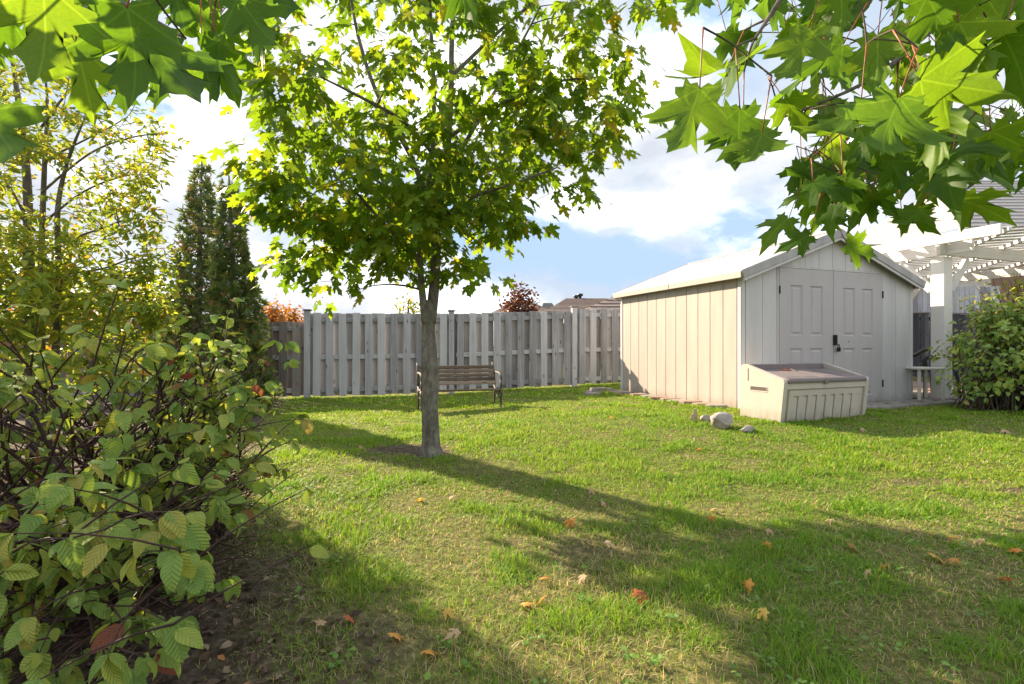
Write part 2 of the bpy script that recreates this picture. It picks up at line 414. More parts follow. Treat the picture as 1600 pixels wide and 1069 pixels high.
for nm_, c_ in (('fall_orange', [(0.0, (0.50, 0.20, 0.04)), (1.0, (0.62, 0.32, 0.07))]), ('fall_tan', [(0.0, (0.42, 0.30, 0.18)), (1.0, (0.55, 0.42, 0.28))]),
                ('fall_yellow', [(0.0, (0.55, 0.36, 0.08)), (1.0, (0.62, 0.45, 0.12))]), ('fall_red', [(0.0, (0.34, 0.10, 0.04)), (1.0, (0.48, 0.15, 0.05))])):
    M[nm_] = leaf_mat(nm_, c_, 0.3, 1.1, vein='maple', rough=0.7)
M['litter'] = leaf_mat('leaf_litter', [(0.0, (0.045, 0.03, 0.02)), (0.5, (0.10, 0.068, 0.045)), (0.82, (0.19, 0.14, 0.095)), (0.96, (0.30, 0.24, 0.17)), (1.0, (0.36, 0.17, 0.06))], 0.15, 1.1, rough=0.8)

# ground
m, t = new_mat('lawn_soil')
pos = t.n('ShaderNodeNewGeometry').outputs['Position']
n1 = t.noise(pos, 1.1, 5); n2 = t.noise(pos, 22, 6, 0.65); n3 = t.noise(pos, 0.35, 3)
soil = t.ramp(n2, [(0.3, (0.045, 0.033, 0.024)), (0.5, (0.095, 0.072, 0.053)), (0.7, (0.18, 0.145, 0.11))])
thatch = t.ramp(n2, [(0.3, (0.06, 0.065, 0.022)), (0.55, (0.15, 0.14, 0.05)), (0.75, (0.30, 0.25, 0.12))])
bare = t.n('ShaderNodeAttribute', {'attribute_name': 'bare'}).outputs['Fac']
c = t.mix(bare, thatch, soil)
b = t.n('ShaderNodeBsdfPrincipled', Base_Color=c, Roughness=0.95, Normal=t.bump(n2, 0.8, 0.03)); b.inputs['Specular IOR Level'].default_value = 0.1
t.n('ShaderNodeOutputMaterial', Surface=b.outputs[0]); M['ground'] = m

m, t = new_mat('grass_blade')
vc = t.n('ShaderNodeAttribute', {'attribute_name': 'col'}).outputs['Color']
b = t.n('ShaderNodeBsdfPrincipled', Base_Color=vc, Roughness=0.55); b.inputs['Specular IOR Level'].default_value = 0.25
tr = t.n('ShaderNodeBsdfTranslucent', Color=t.mix(1.0, vc, (1.5, 1.45, 0.7), 'MULTIPLY'))
t.n('ShaderNodeOutputMaterial', Surface=t.n('ShaderNodeMixShader', i0=0.4, i1=b.outputs[0], i2=tr.outputs[0]).outputs[0]); M['grass'] = m

# ================================================================== LARGE STRUCTURE
# bed edge (left): soil and litter under the dogwood; returns >0 inside the bed
BED = np.array([(-.42, 1.2), (-.60, 1.56), (-.85, 2.0), (-1.30, 2.6), (-1.85, 3.75), (-2.7, 5.6), (-3.7, 8.2), (-4.4, 10.0)])
def bed(x, y):
    e = np.interp(y, BED[:, 1], BED[:, 0]); return e - x
def bare_amount(x, y):
    b = ss((bed(x, y) + 0.42 * fbm(x * 1.6, y * 1.6, 3) + 0.02) / 0.55)
    for (cx, cy, rx, ry, k) in ((-1.0, 4.95, 0.42, 0.20, 1.0), (-0.77, 4.78, 0.22, 0.16, 1.0), (4.0, 3.55, 0.75, 0.12, 0.9), (3.2, 3.75, 0.5, 0.12, .6), (-1.15, 2.1, 0.35, 0.5, 0.7), (-0.6, 1.75, 0.3, .25, .5), (0.35, 2.6, 0.4, 0.2, 0.35)):
        d = ((x - cx) / rx) ** 2 + ((y - cy) / ry) ** 2
        b = np.maximum(b, k * ss(1.5 - d * 1.1 + 0.8 * (fbm(x * 4, y * 4, 8) - .5)))
    return b

U = Vector((0.941, 0.338, 0)); D = Vector((-0.338, 0.941, 0)); ZV = Vector((0, 0, 1))
S0 = Vector((3.09, 6.9, 0.15)); SW, SD, SH = 3.41, 3.02, 1.86
def shed_st(x, y):
    rx, ry = x - S0.x, y - S0.y
    return rx * U.x + ry * U.y, rx * D.x + ry * D.y

xs = np.concatenate([[-600, -200, -60, -25], np.linspace(-12, 16, 190), [30, 60, 200, 600]])
ys = np.concatenate([[-300, -60, -10, -2], np.linspace(0, 20, 150), [40, 90, 300, 1200]])
gx, gy = np.meshgrid(xs, ys)
micro = 0.02 * (fbm(gx * 2.2, gy * 2.2, 5) - 0.5)
gzv = ground(gx, gy) + micro
V = np.stack([gx.ravel(), gy.ravel(), gzv.ravel()], 1)
nx, ny = len(xs), len(ys)
ii, jj = np.meshgrid(np.arange(nx - 1), np.arange(ny - 1)); a0 = (jj * nx + ii).ravel()
T = np.concatenate([np.stack([a0, a0 + 1, a0 + nx + 1], 1), np.stack([a0, a0 + nx + 1, a0 + nx], 1)])
o = link('ground', np_mesh('ground', V, T, M['ground'], {'bare': ('FLOAT', bare_amount(gx, gy).ravel())}, True)); tag(o, 'lawn ground with bare soil patches', None, None, 'structure')

# ------------------------------------------------------------------ fence
def board_mesh(name, wd, th, mat, seed):
    rg = random.Random(seed); mb = MB()
    mb.frame_box((-wd / 2, -th / 2, 0), (wd, 0, 0), (0, th, 0), (0, 0, 1), 0.004)
    v = []
    for p in mb.v:
        v.append((p[0] + (0.006 * math.sin(seed) * p[2]), p[1] + 0.006 * math.cos(seed * 3) * p[2], p[2]))
    mb.v = v
    return mb.mesh(name, mat)
BM = {k: [board_mesh('board', 0.142, 0.019, M[k], i) for i in range(5)] for k in ('fence', 'fence_back', 'fence_old', 'dark_fence')}
FA = Vector((-3.97, 9.93, 0)); FD = Vector((0.974, 0.2265, 0)).normalized(); FN = Vector((FD.y, -FD.x, 0))   # FN towards camera
fang = math.atan2(FD.y, FD.x)
rf = random.Random(5)

def fence_run(root, t0, t1, top0, top1, pitch, key, behind=True, rails=(0.16, 0.80, -0.13), wd=1.0):
    n = max(1, round((t1 - t0) / pitch)); p = (t1 - t0) / n
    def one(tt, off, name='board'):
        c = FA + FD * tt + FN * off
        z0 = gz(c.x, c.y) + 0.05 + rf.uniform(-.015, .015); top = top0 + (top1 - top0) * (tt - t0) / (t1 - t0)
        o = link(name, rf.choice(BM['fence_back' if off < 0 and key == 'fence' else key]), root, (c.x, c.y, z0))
        o.rotation_euler = (rf.uniform(-.006, .006), rf.uniform(-.006, .006), fang + rf.uniform(-.02, .02)); o.scale = (wd, 1, top - z0 + rf.uniform(-.012, .008))
    for i in range(n):
        one(t0 + (i + .5) * p, 0.035)
        if behind: one(t0 + (i + 1.0) * p - (.06 if i == n - 1 else 0), -0.035)
    if behind: one(t0 + .06, -0.035)
    for rz in rails:
        a = FA + FD * t0; b2 = FA + FD * t1
        za = (top0 + rz) if rz < 0 else gz(a.x, a.y) + rz; zb = (top1 + rz) if rz < 0 else gz(b2.x, b2.y) + rz
        mb = MB(); a = a + FD * .05 - FN * .0235 + ZV * (za - .045); b2 = b2 - FD * .05 - FN * .0235 + ZV * (zb - .045)
        mb.frame_box(Vector((0, 0, 0)), ((b2 - a).length, 0, 0), (0, -.047, 0), (0, 0, .088), 0.004)
        o = link('rail', mb.mesh('rail', M['rail' if key != 'dark_fence' else key]), root, a)
        o.rotation_euler = (0, -math.asin((zb - za) / (b2 - a).length), fang)
def fence_post(root, t, top, key='fence', w_=0.11, cap=True):
    c = FA + FD * t
    z0 = gz(c.x, c.y) - .1
    mb = MB(); mb.frame_box((-w_ / 2, -w_ / 2, 0), (w_, 0, 0), (0, w_, 0), (0, 0, top - z0), 0.006)
    o = link('post', mb.mesh('post', M[key]), root, (c.x, c.y, z0)); o.rotation_euler = (0, 0, fang)
    if cap:
        mb = MB(); mb.frame_box((-w_ / 2 - .02, -w_ / 2 - .02, top - z0 + .001), (w_ + .04, 0, 0), (0, w_ + .04, 0), (0, 0, .03), 0.006)
        c_ = link('post_cap', mb.mesh('post_cap', M['fence_old']), o)

fr = thing('board_fence', (FA.x, FA.y, 0), 'tall weathered grey board-on-board fence with capped posts running behind the bench', 'fence')
fence_post(fr, 0.0, 1.70); fence_post(fr, 2.79, 1.73); fence_post(fr, 5.465, 1.86)
fence_run(fr, 0.05, 2.74, 1.66, 1.69, 0.253, 'fence')
fence_run(fr, 2.84, 5.42, 1.69, 1.79, 0.253, 'fence')
fence_run(fr, 5.51, 8.6, 1.83, 1.88, 0.253, 'fence')
fence_post(fr, 8.65, 1.92)
fl = thing('low_fence', tuple(FA - FD * 0.1), 'lower browner board fence section beside the cedars, stepped down from the tall fence', 'fence')
fence_run(fl, -5.6, -0.08, 1.42, 1.49, 0.235, 'fence_old')
fence_post(fl, -2.85, 1.5, 'fence_old', cap=False); fence_post(fl, -5.65, 1.5, 'fence_old', cap=False)
fd_ = thing('dark_fence', tuple(FA + FD * 9.0), 'dark board fence seen between the shed and the pergola post', 'fence')
fence_run(fd_, 8.75, 17.5, 1.86, 1.86, 0.15, 'dark_fence', behind=False)
mb = MB(); a = FA + FD * 8.75 + ZV * 1.865 - FN * 0.06; mb.frame_box(a, FD * 8.75, FN * 0.12, ZV * .035, .005); mb.build('cap_rail', M['fence_old'], fd_)

# ------------------------------------------------------------------ shed
shed = thing('garden_shed', tuple(S0), 'large beige plastic garden shed with gable roof and grey double doors', 'shed')
def sp(s, d_, z): return S0 + U * s + D * d_ + ZV * z
PITCH = 0.376
def gable(s): return SH + PITCH * (s if s < SW / 2 else SW - s)
# core (recessed, seen in the seams)
mb = MB(); mb.prism([sp(.02, .02, 0), sp(SW - .02, .02, 0), sp(SW - .02, .02, gable(SW - .02) - .02), sp(SW / 2, .02, gable(SW / 2) - .03), sp(.02, .02, gable(.02) - .02)], D * (SD - .04)); mb.build('wall_core', M['seam'], shed)
# left and right side panels
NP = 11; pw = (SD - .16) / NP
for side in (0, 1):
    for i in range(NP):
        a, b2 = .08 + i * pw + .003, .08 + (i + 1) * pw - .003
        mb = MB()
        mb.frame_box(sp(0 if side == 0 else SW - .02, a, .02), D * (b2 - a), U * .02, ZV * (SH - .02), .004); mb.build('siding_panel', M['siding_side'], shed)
def front_panel(s0, s1, z0, back=False):
    s0 += .003; s1 -= .003
    poly = [sp(s0, 0, z0), sp(s1, 0, z0), sp(s1, 0, gable(s1) - .012)]
    if s0 < SW / 2 < s1: poly.append(sp(SW / 2, 0, gable(SW / 2) - .012))
    poly.append(sp(s0, 0, gable(s0) - .012))
    mb = MB(); mb.prism(poly, D * .02); mb.build('siding_panel', M['siding'], shed)
DS0, DS1, DT = 0.655, 2.715, 1.965
for e in ([.075, .37, DS0 - .03], [DS1 + .03, 3.02, SW - .075]):
    for a, b2 in zip(e[:-1], e[1:]): front_panel(a, b2, .02)
ed = np.linspace(DS0 - .03, DS1 + .03, 9)
for a, b2 in zip(ed[:-1], ed[1:]): front_panel(a, b2, DT + .03)
mb = MB(); mb.frame_box(sp(.03, SD - .022, .02), U * (SW - .06), D * .02, ZV * (SH - .03), .004); mb.build('back_wall', M['siding'], shed)
# corner posts
for (s, d_) in ((-.008, -.008), (SW - .07, -.008), (-.008, SD - .072), (SW - .07, SD - .072)):
    mb = MB(); mb.frame_box(sp(s, d_, 0), U * .078, D * .08, ZV * (SH - .0), .012); mb.build('corner_trim', M['siding'], shed)
# base sill
mb = MB(); mb.frame_box(sp(-.03, -.02, -.16), U * (SW + .06), D * (SD + .05), ZV * .175, .01); mb.build('base', M['concrete'], shed)
# roof, two halves each of three panels
OV, FO, TH = .10, .11, .045
for side in (0, 1):
    sg = 1 if side == 0 else -1; se = -OV if side == 0 else SW + OV
    ze = SH - OV * PITCH + .02
    rid = sp(SW / 2, 0, SH + PITCH * SW / 2 + .022); eav = sp(se, 0, ze)
    slope = rid - eav; nrm = slope.cross(D) * (sg)
    nrm = nrm.normalized();  nrm = nrm if nrm.z > 0 else -nrm
    L = SD + 2 * FO; k = 3
    for i in range(k):
        mb = MB(); mb.frame_box(eav + D * (-FO + i * L / k + .003), slope * .992, D * (L / k - .006), nrm * .03, .004); mb.build('roof_panel', M['roofp'], shed)
    # eave fascia in two lengths
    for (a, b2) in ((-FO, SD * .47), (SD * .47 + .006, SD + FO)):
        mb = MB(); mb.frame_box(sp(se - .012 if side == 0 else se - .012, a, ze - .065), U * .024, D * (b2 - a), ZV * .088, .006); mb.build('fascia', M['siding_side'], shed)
    # rake trims front and back
    for d_ in (-FO - .022, SD + FO):
        mb = MB(); mb.frame_box(eav + D * d_ - nrm * .075, slope * .999, D * .022, nrm * .112, .005); mb.build('rake_trim', M['roofp'], shed)
        mb = MB(); mb.frame_box(eav + D * (d_ + .012 if d_ < 0 else d_ - .02) - nrm * .115, slope * .98, D * .02, nrm * .04, .004); mb.build('rake_molding', M['siding'], shed)
mb = MB(); q = sp(SW / 2, -FO - .01, SH + PITCH * SW / 2 + .05); mb.prism([q - U * .12 - ZV * .028, q + ZV * .014, q + U * .12 - ZV * .028, q + U * .11 - ZV * .045, q - ZV * .002, q - U * .11 - ZV * .045], D * (SD + 2 * FO + .02)); mb.build('ridge_cap', M['roofp'], shed)
# door frame
for (a, b2, z0, z1) in ((DS0 - .03, DS0 - .003, 0.02, DT + .026), (DS1 + .003, DS1 + .03, 0.02, DT + .026), (DS0 - .003, DS1 + .003, DT + .004, DT + .026)):
    mb = MB(); mb.frame_box(sp(a + .001, -.012, z0), U * (b2 - a - .002), D * .03, ZV * (z1 - z0), .004); mb.build('door_frame', M['siding'], shed)
MID = (DS0 + DS1) / 2
def emboss(mb, s0, s1, z0, z1, y):
    """raised field inside a sunk moulding"""
    r = [(0, y), (.014, y + .016), (.03, y + .016), (.052, y + .002)]
    rings = []
    for (ins, dd) in r: rings.append([sp(s0 + ins, dd, z0 + ins), sp(s1 - ins, dd, z0 + ins), sp(s1 - ins, dd, z1 - ins), sp(s0 + ins, dd, z1 - ins)])
    v = [p for g in rings for p in g]; f = []
    for k in range(3):
        for q in range(4): f.append((k * 4 + q, k * 4 + (q + 1) % 4, (k + 1) * 4 + (q + 1) % 4, (k + 1) * 4 + q))
    f.append((12, 13, 14, 15)); mb.add(v, f)
def face_with_holes(mb, s0, s1, z0, z1, holes, y):
    S = sorted({s0, s1, *[h[0] for h in holes], *[h[1] for h in holes]}); Zs = sorted({z0, z1, *[h[2] for h in holes], *[h[3] for h in holes]})
    for a, b2 in zip(S[:-1], S[1:]):
        for c_, d_ in zip(Zs[:-1], Zs[1:]):
            ms, mz = (a + b2) / 2, (c_ + d_) / 2
            if any(h[0] < ms < h[1] and h[2] < mz < h[3] for h in holes): continue
            mb.add([sp(a, y, c_), sp(b2, y, c_), sp(b2, y, d_), sp(a, y, d_)], [(0, 1, 2, 3)])
for (a, b2, cols) in ((DS0 + .004, MID - .004, ((.855, 1.085), (1.235, 1.475))), (MID + .004, DS1 - .004, ((1.885, 2.125), (2.275, 2.505)))):
    y = -.014; holes = [(c0, c1, z0, z1) for (c0, c1) in cols for (z0, z1) in ((.14, .84), (1.02, 1.73))]
    mb = MB(); face_with_holes(mb, a, b2, .03, DT, holes, y)
    p = [sp(a, y, .03), sp(b2, y, .03), sp(b2, y, DT), sp(a, y, DT)]; q = [v + D * .035 for v in p]
    mb.add(p + q, [(0, 1, 5, 4), (1, 2, 6, 5), (2, 3, 7, 6), (3, 0, 4, 7), (4, 5, 6, 7)])
    dr = mb.build('door', M['door'], shed)
    for h in holes:
        mb = MB(); emboss(mb, *h, y); mb.build('door_panel', M['door'], dr)
    hs = a if a < 1 else b2
    for hz_ in (.25, 1.60):
        mb = MB(); mb.frame_box(sp(hs - .009, y - .008, hz_), U * .018, D * .008, ZV * .11, .002); mb.tube([sp(hs, y - .011, hz_), sp(hs, y - .011, hz_ + .11)], .006, 8); mb.build('hinge', M['black_metal'], dr)
    if a > 1:
        mb = MB(); mb.tube([sp(1.99, y - .004, .94), sp(1.99, y + .004, .94)], .008, 8); mb.build('screw', M['black_metal'], dr)
# latch and padlock
mb = MB(); mb.frame_box(sp(MID - .012, -.042, .885), U * .066, D * .026, ZV * .15, .006); mb.build('latch', M['black_metal'], shed)
lk = MB(); lk.frame_box(sp(MID + .016, -.075, .79), U * .062, D * .028, ZV * .062, .008)
lk.tube([sp(MID + .03, -.06, .85), sp(MID + .03, -.06, .885), sp(MID + .047, -.06, .90), sp(MID + .064, -.06, .885), sp(MID + .064, -.06, .85)], .006, 8)
o = lk.build('padlock', M['black_metal']); tag(o, 'small dark padlock hanging from the shed door latch', 'padlock')

# ------------------------------------------------------------------ storage box
B0 = Vector((3.035, 5.76, 0.155)); BU = Vector((0.932, 0.362, 0)).normalized(); BD = Vector((-BU.y, BU.x, 0)); BW = 1.40
def bp(s, d_, z): return B0 + BU * s + BD * d_ + ZV * z
box = thing('storage_box', tuple(B0), 'beige plastic deck storage box with taupe split lid in front of the shed doors', 'storage box')
prof = [(.02, 0), (-.030, .44), (-.032, .465), (-.022, .488), (0, .497), (.50, .642), (.56, .648), (.585, .63), (.60, .58), (.60, 0)]
for s in (0, BW - .055):
    mb = MB(); mb.prism([bp(s, a, z) for a, z in prof], BU * .055); sdp = mb.build('side_panel', M['boxp'], box)
    e = s - .006 if s == 0 else s + .045
    if s == 0:
        # moulded grip: flat dark plate painting the shade of its recess, and a moulding step
        mb = MB(); mb.frame_box(bp(-.004, .19, .33), BU * .006, BD * .26, ZV * .012, .002); mb.frame_box(bp(-.004, .19, .385), BU * .006, BD * .26, ZV * .01, .002); mb.frame_box(bp(-.004, .19, .342), BU * .006, BD * .012, ZV * .043, .002); mb.frame_box(bp(-.004, .438, .342), BU * .006, BD * .012, ZV * .043, .002)
        mb.build('grip_rim', M['boxp'], sdp)
        mb = MB(); mb.frame_box(bp(-.0015, .202, .342), BU * .003, BD * .236, ZV * .043); mb.build('grip_slot_shade', M['slot'], sdp)
        mb = MB(); mb.frame_box(bp(-.003, .47, .45), BU * .005, BD * .016, ZV * .15, .002); mb.build('corner_seam', M['lidp'], sdp)
# front: body plus overlapping vertical staves
mb = MB(); mb.prism([bp(.055, .045, 0), bp(.055, -.002, .40), bp(.055, -.004, .46), bp(.055, .05, .46), bp(.055, .10, 0)], BU * (BW - .11)); mb.build('front_panel', M['boxp'], box)
mb = MB(); mb.prism([bp(.055, .003, .365), bp(.055, -.020, .38), bp(.055, -.024, .455), bp(.055, .01, .455)], BU * (BW - .11)); mb.build('front_rim', M['boxp'], box)
ns = 8; wst = (BW - .22) / ns
for i in range(ns):
    s = .10 + i * wst
    def fp(s_, z, out): return bp(s_, .045 - (z / .40) * .047 - out, z)
    mb = MB()
    def st(a, b2, z0, z1, o_=.022):
        q = [fp(a, z0, o_), fp(b2, z0, o_), fp(b2, z1, o_), fp(a, z1, o_)]; k_ = [fp(a, z0, -.002), fp(b2, z0, -.002), fp(b2, z1, -.002), fp(a, z1, -.002)]
        mb.add(q + k_, [(0, 1, 2, 3), (1, 5, 6, 2), (2, 6, 7, 3), (3, 7, 4, 0), (0, 4, 5, 1)])
    e = s + wst
    st(s, e - .020, .005, .285); st(s, e - .075, .2852, .301); st(s, e - .0005, .3012, .362)
    mb.build('stave', M['boxp'], box)
mb = MB(); mb.frame_box(bp(.055, .565, 0), BU * (BW - .11), BD * .03, ZV * .62, .006); mb.build('back_panel', M['boxp'], box)
mb = MB(); mb.frame_box(bp(.055, .525, .53), BU * (BW - .11), BD * .04, ZV * .115, .008); mb.build('back_rim', M['lidp'], box)
for (a, b2) in ((.062, BW / 2 - .05), (BW / 2 - .044, BW - .062)):
    mb = MB(); lp = [(-.038, .445), (-.046, .47), (-.040, .495), (-.015, .506), (.52, .575), (.52, .55), (-.01, .475), (-.022, .445)]
    mb.prism([bp(a, d_, z) for d_, z in lp], BU * (b2 - a)); ld = mb.build('lid', M['lidp'], box)
    for q in range(2):
        s0 = a + .06 + q * (b2 - a - .05) / 2; s1 = s0 + (b2 - a - .14) / 2
        mb = MB(); mb.prism([bp(s0, .04, .510), bp(s1, .04, .510), bp(s1, .46, .565), bp(s0, .46, .565)], ZV * .006); mb.build('lid_rib', M['lidp'], ld)
mb = MB(); mb.frame_box(bp(BW / 2 - .075, -.052, .43), BU * .055, BD * .012, ZV * .06, .004); mb.build('clasp', M['lidp'], box)

# ------------------------------------------------------------------ bench
N0 = Vector((-1.32, 7.55, gz(-1.3, 7.5) - .03)); NU = Vector((0.955, 0.295, 0)).normalized(); ND = Vector((-NU.y, NU.x, 0)); NW = 1.22
def npnt(s, d_, z): return N0 + NU * s + ND * d_ + ZV * z
bench = thing('garden_bench', tuple(N0), 'old wooden slat bench with rusty iron ends standing before the grey fence', 'bench')
nang = math.atan2(NU.y, NU.x)
def slat(d_, z, wd, th, tilt):
    mb = MB(); mb.frame_box((0, -th / 2, -wd / 2), (NW - .02, 0, 0), (0, th, 0), (0, 0, wd), .008)
    o = link('slat', mb.mesh('slat', M['slat']), bench, npnt(.01, d_, z)); o.rotation_euler = (tilt, random.uniform(-.004, .004), nang)
for i in range(5): slat(.375 + i * .026, .435 + i * .062, .054, .024, -.38)
for i in range(5): slat(.02 + i * .072, .352 - i * .006, .026, .062, 0.05)
for e, s in ((0, -.012), (1, NW - .012)):
    mb = MB()
    mb.tube([npnt(s, .40, .40), npnt(s, .43, .55), npnt(s, .49, .70), npnt(s, .53, .745), npnt(s, .555, .735), npnt(s, .55, .71)], [.02, .02, .018, .016, .014, .01], 8)
    mb.tube([npnt(s, .02, .34), npnt(s, .18, .355), npnt(s, .33, .33), npnt(s, .41, .40)], .02, 8)
    en = mb.build('iron_end', M['iron'], bench)
    mb = MB(); mb.tube([npnt(s, .44, .60), npnt(s, .30, .605), npnt(s, .12, .60), npnt(s, .03, .575), npnt(s, -.005, .53), npnt(s, .02, .495), npnt(s, .055, .505), npnt(s, .055, .53)], [.018, .018, .019, .018, .016, .014, .012, .009], 8)
    mb.tube([npnt(s, .045, .50), npnt(s, .005, .44), npnt(s, .03, .35)], [.013, .015, .016], 8); mb.build('armrest', M['iron'], en)
    mb = MB(); mb.tube([npnt(s, .03, .35), npnt(s, -.01, .29), npnt(s, .02, .20), npnt(s, .025, .10), npnt(s, -.02, .0)], [.022, .022, .017, .014, .016], 8); mb.build('leg', M['iron'], bench)
    mb = MB(); mb.tube([npnt(s, .34, .34), npnt(s, .40, .24), npnt(s, .40, .12), npnt(s, .47, .0)], [.022, .019, .014, .016], 8); mb.build('leg', M['iron'], bench)
    mb = MB()
    for (a, b2, r_) in (((.08, .30), (.16, .22), .05), ((.22, .30), (.28, .22), .05)):
        pts = [npnt(s, a[0] + r_ * math.cos(th), .27 + r_ * math.sin(th)) for th in np.linspace(0, 5.6, 12)]; mb.tube(pts, .008, 6)
    mb.build('scroll', M['iron'], en)

# ------------------------------------------------------------------ paving and stones
rp = random.Random(11)
path = None
def stone_slab(parent, c, ax, ay, hgt, mat, jitter=.03, name='paver'):
    """irregular flat stone"""
    n = 7; pts = []
    for k in range(n):
        an = 2 * math.pi * k / n + rp.uniform(-.15, .15); ca, sa = math.cos(an), math.sin(an)
        q = 1 / max(abs(ca), abs(sa)) * rp.uniform(.84, .98)
        pts.append(c + ax * (ca * q * .5) + ay * (sa * q * .5))
    mb = MB(); top = [p + ZV * hgt + (c - p) * .05 for p in pts]; base = [p - ZV * .05 for p in pts]; rim = [p + ZV * (hgt - .012) for p in pts]
    mb.add(base + rim + top, [(i, (i + 1) % n, n + (i + 1) % n, n + i) for i in range(n)] + [(n + i, n + (i + 1) % n, 2 * n + (i + 1) % n, 2 * n + i) for i in range(n)] + [tuple(range(2 * n, 3 * n))])
    return mb.build(name, mat, parent)
def border(name, pts_label):
    o = bpy.data.objects.new(name, None); COL.objects.link(o); o['kind'] = 'structure'; ORI[o.name] = Vector((0, 0, 0)); o['label'] = pts_label; return o
edge_path = border('stone_path', 'row of flat edging stones along the side of the shed')
for i in range(12):
    d_ = .25 + i * .26; c = sp(-.21 + rp.uniform(-.03, .03), d_, 0); c.z = gz(c.x, c.y) + .0
    stone_slab(edge_path, c, U * rp.uniform(.30, .36), D * .25, .03 + rp.uniform(0, .02), M['paver_red' if i % 3 else 'concrete'])
for (s, d_, sx, sy, h_) in ((-.55, 3.0, .45, .25, .05), (-.48, 3.02, .36, .2, .1), (-.75, 2.75, .3, .25, .04), (-.3, 3.05, .3, .2, .075)):
    c = sp(s, d_, 0); c.z = gz(c.x, c.y); stone_slab(edge_path, c, U * sx, D * sy, h_, M['concrete'])
walk = border('front_walk', 'strip of grey paving slabs across the front of the shed')
for i in range(12):
    for j in range(2):
        c = sp(.4 + i * .36 + (j % 2) * .18, -.22 - j * .27, 0); c.z = gz(c.x, c.y) + .0
        stone_slab(walk, c, U * .35, D * .26, .028 + rp.uniform(0, .012), M['concrete'])
patio = border('patio', 'paved patio under the pergola')
for i in range(11):
    for j in range(9):
        c = sp(SW + .35 + i * .36, -.1 + j * .36, 0); c.z = gz(c.x, c.y)
        mb = MB(); mb.frame_box(c - U * .172 - D * .172 - ZV * .04, U * .344, D * .344, ZV * (.068 + rp.uniform(0, .006)), .008); mb.build('paver', M['paver_red' if (i * 3 + j) % 4 else 'concrete'], patio)

def rock(px, py, wpx, hpx, mat, label, seed, tall=1.0):
    import bmesh
    c = at_ground(px, py); r = wpx / F * c.y / 2 * .8; hpx *= .85
    bm = bmesh.new(); bmesh.ops.create_icosphere(bm, subdivisions=3, radius=1.0)
    rg = random.Random(seed); pl = [(Vector((rg.gauss(0, 1), rg.gauss(0, 1), rg.gauss(0, .8))).normalized(), rg.uniform(.5, .8)) for _ in range(11)]
    for v in bm.verts:
        for nrm, d_ in pl:
            e = v.co.dot(nrm)
            if e > d_: v.co -= nrm * (e - d_)
        v.co *= 1.3 + rg.uniform(-.03, .03)
        v.co.x *= r; v.co.y *= r * .8; v.co.z *= hpx / F * c.y * .62 * tall
    me = bpy.data.meshes.new('rock'); bm.to_mesh(me); bm.free(); me.materials.append(mat)
    o = link('rock', me, None, c + ZV * (hpx / F * c.y * .33)); tag(o, label, 'rock', 'loose stones by the storage box'); return o
rock(1129, 668, 42, 25, M['rock'], 'largest pale angular rock in the grass left of the storage box', 2)
rock(1103, 657, 17, 10, M['rock'], 'small dark round rock touching the largest pale rock', 3)
rock(1166, 676, 28, 12, M['rock'], 'low half buried rock at the foot of the storage box', 4)
rock(1085, 659, 15, 20, M['sandstone'], 'upright ochre stone at the end of the stone path', 6, 1.2)

# ------------------------------------------------------------------ pergola
P0 = at(1471, 540, 8.15); P0.z = .15
perg = thing('pergola', tuple(P0), 'white painted wooden pergola with knee braces and diagonal rafters beyond the shed', 'pergola')
def pp(s, d_, z): return P0 + U * s + D * d_ + ZV * z
uang = math.atan2(U.y, U.x)
def beam(name, a, b2, wd, hg, parent=perg, mat='white_wood'):
    a, b2 = Vector(a), Vector(b2); L = (b2 - a).length; e = (b2 - a).normalized()
    sd_ = Vector((-e.y, e.x, 0)); sd_ = sd_.normalized() if sd_.length > .01 else Vector((0, 1, 0))
    up = e.cross(sd_); up = up if up.z > 0 or abs(e.z) > .99 else -up
    mb = MB(); mb.frame_box((0, -wd / 2, -hg / 2), (L, 0, 0), (0, wd, 0), (0, 0, hg), .006)
    o = link(name, mb.mesh(name, M[mat]), parent, a)
    o.rotation_euler = Matrix((e, sd_, e.cross(sd_))).transposed().to_euler(); return o
BZ = 2.38 ; PW, PD = 3.9, 3.3
for (s, d_) in ((0, 0), (PW, 0), (0, PD), (PW, PD)):
    mb = MB(); c = pp(s, d_, 0); mb.frame_box((-.10, -.10, 0), (.20, 0, 0), (0, .20, 0), (0, 0, BZ - .1), .008)
    o = link('post', mb.mesh('post', M['white_wood']), perg, c); o.rotation_euler = (0, 0, uang)
    sgn = 1 if s == 0 else -1; sg2 = 1 if d_ == 0 else -1
    beam('brace', pp(s + .10 * sgn, d_ - .06 * sg2, BZ - .62), pp(s + .52 * sgn, d_ - .06 * sg2, BZ - .12), .07, .11)
    beam('brace', pp(s - .06 * sgn, d_ + .10 * sg2, BZ - .62), pp(s - .06 * sgn, d_ + .56 * sg2, BZ - .12), .07, .11)
for d_ in (-.128, PD + .128): beam('beam', pp(-.30, d_, BZ), pp(PW + .3, d_, BZ), .05, .19)
for s in (-.128, PW + .128): beam('beam', pp(s, -.5 if s < 0 else -.3, BZ + .003), pp(s, PD + .4, BZ + .003), .05, .185)
beam('beam', pp(-.45, -1.0, BZ + .11), pp(-.45, PD + .4, BZ + .11), .05, .15)
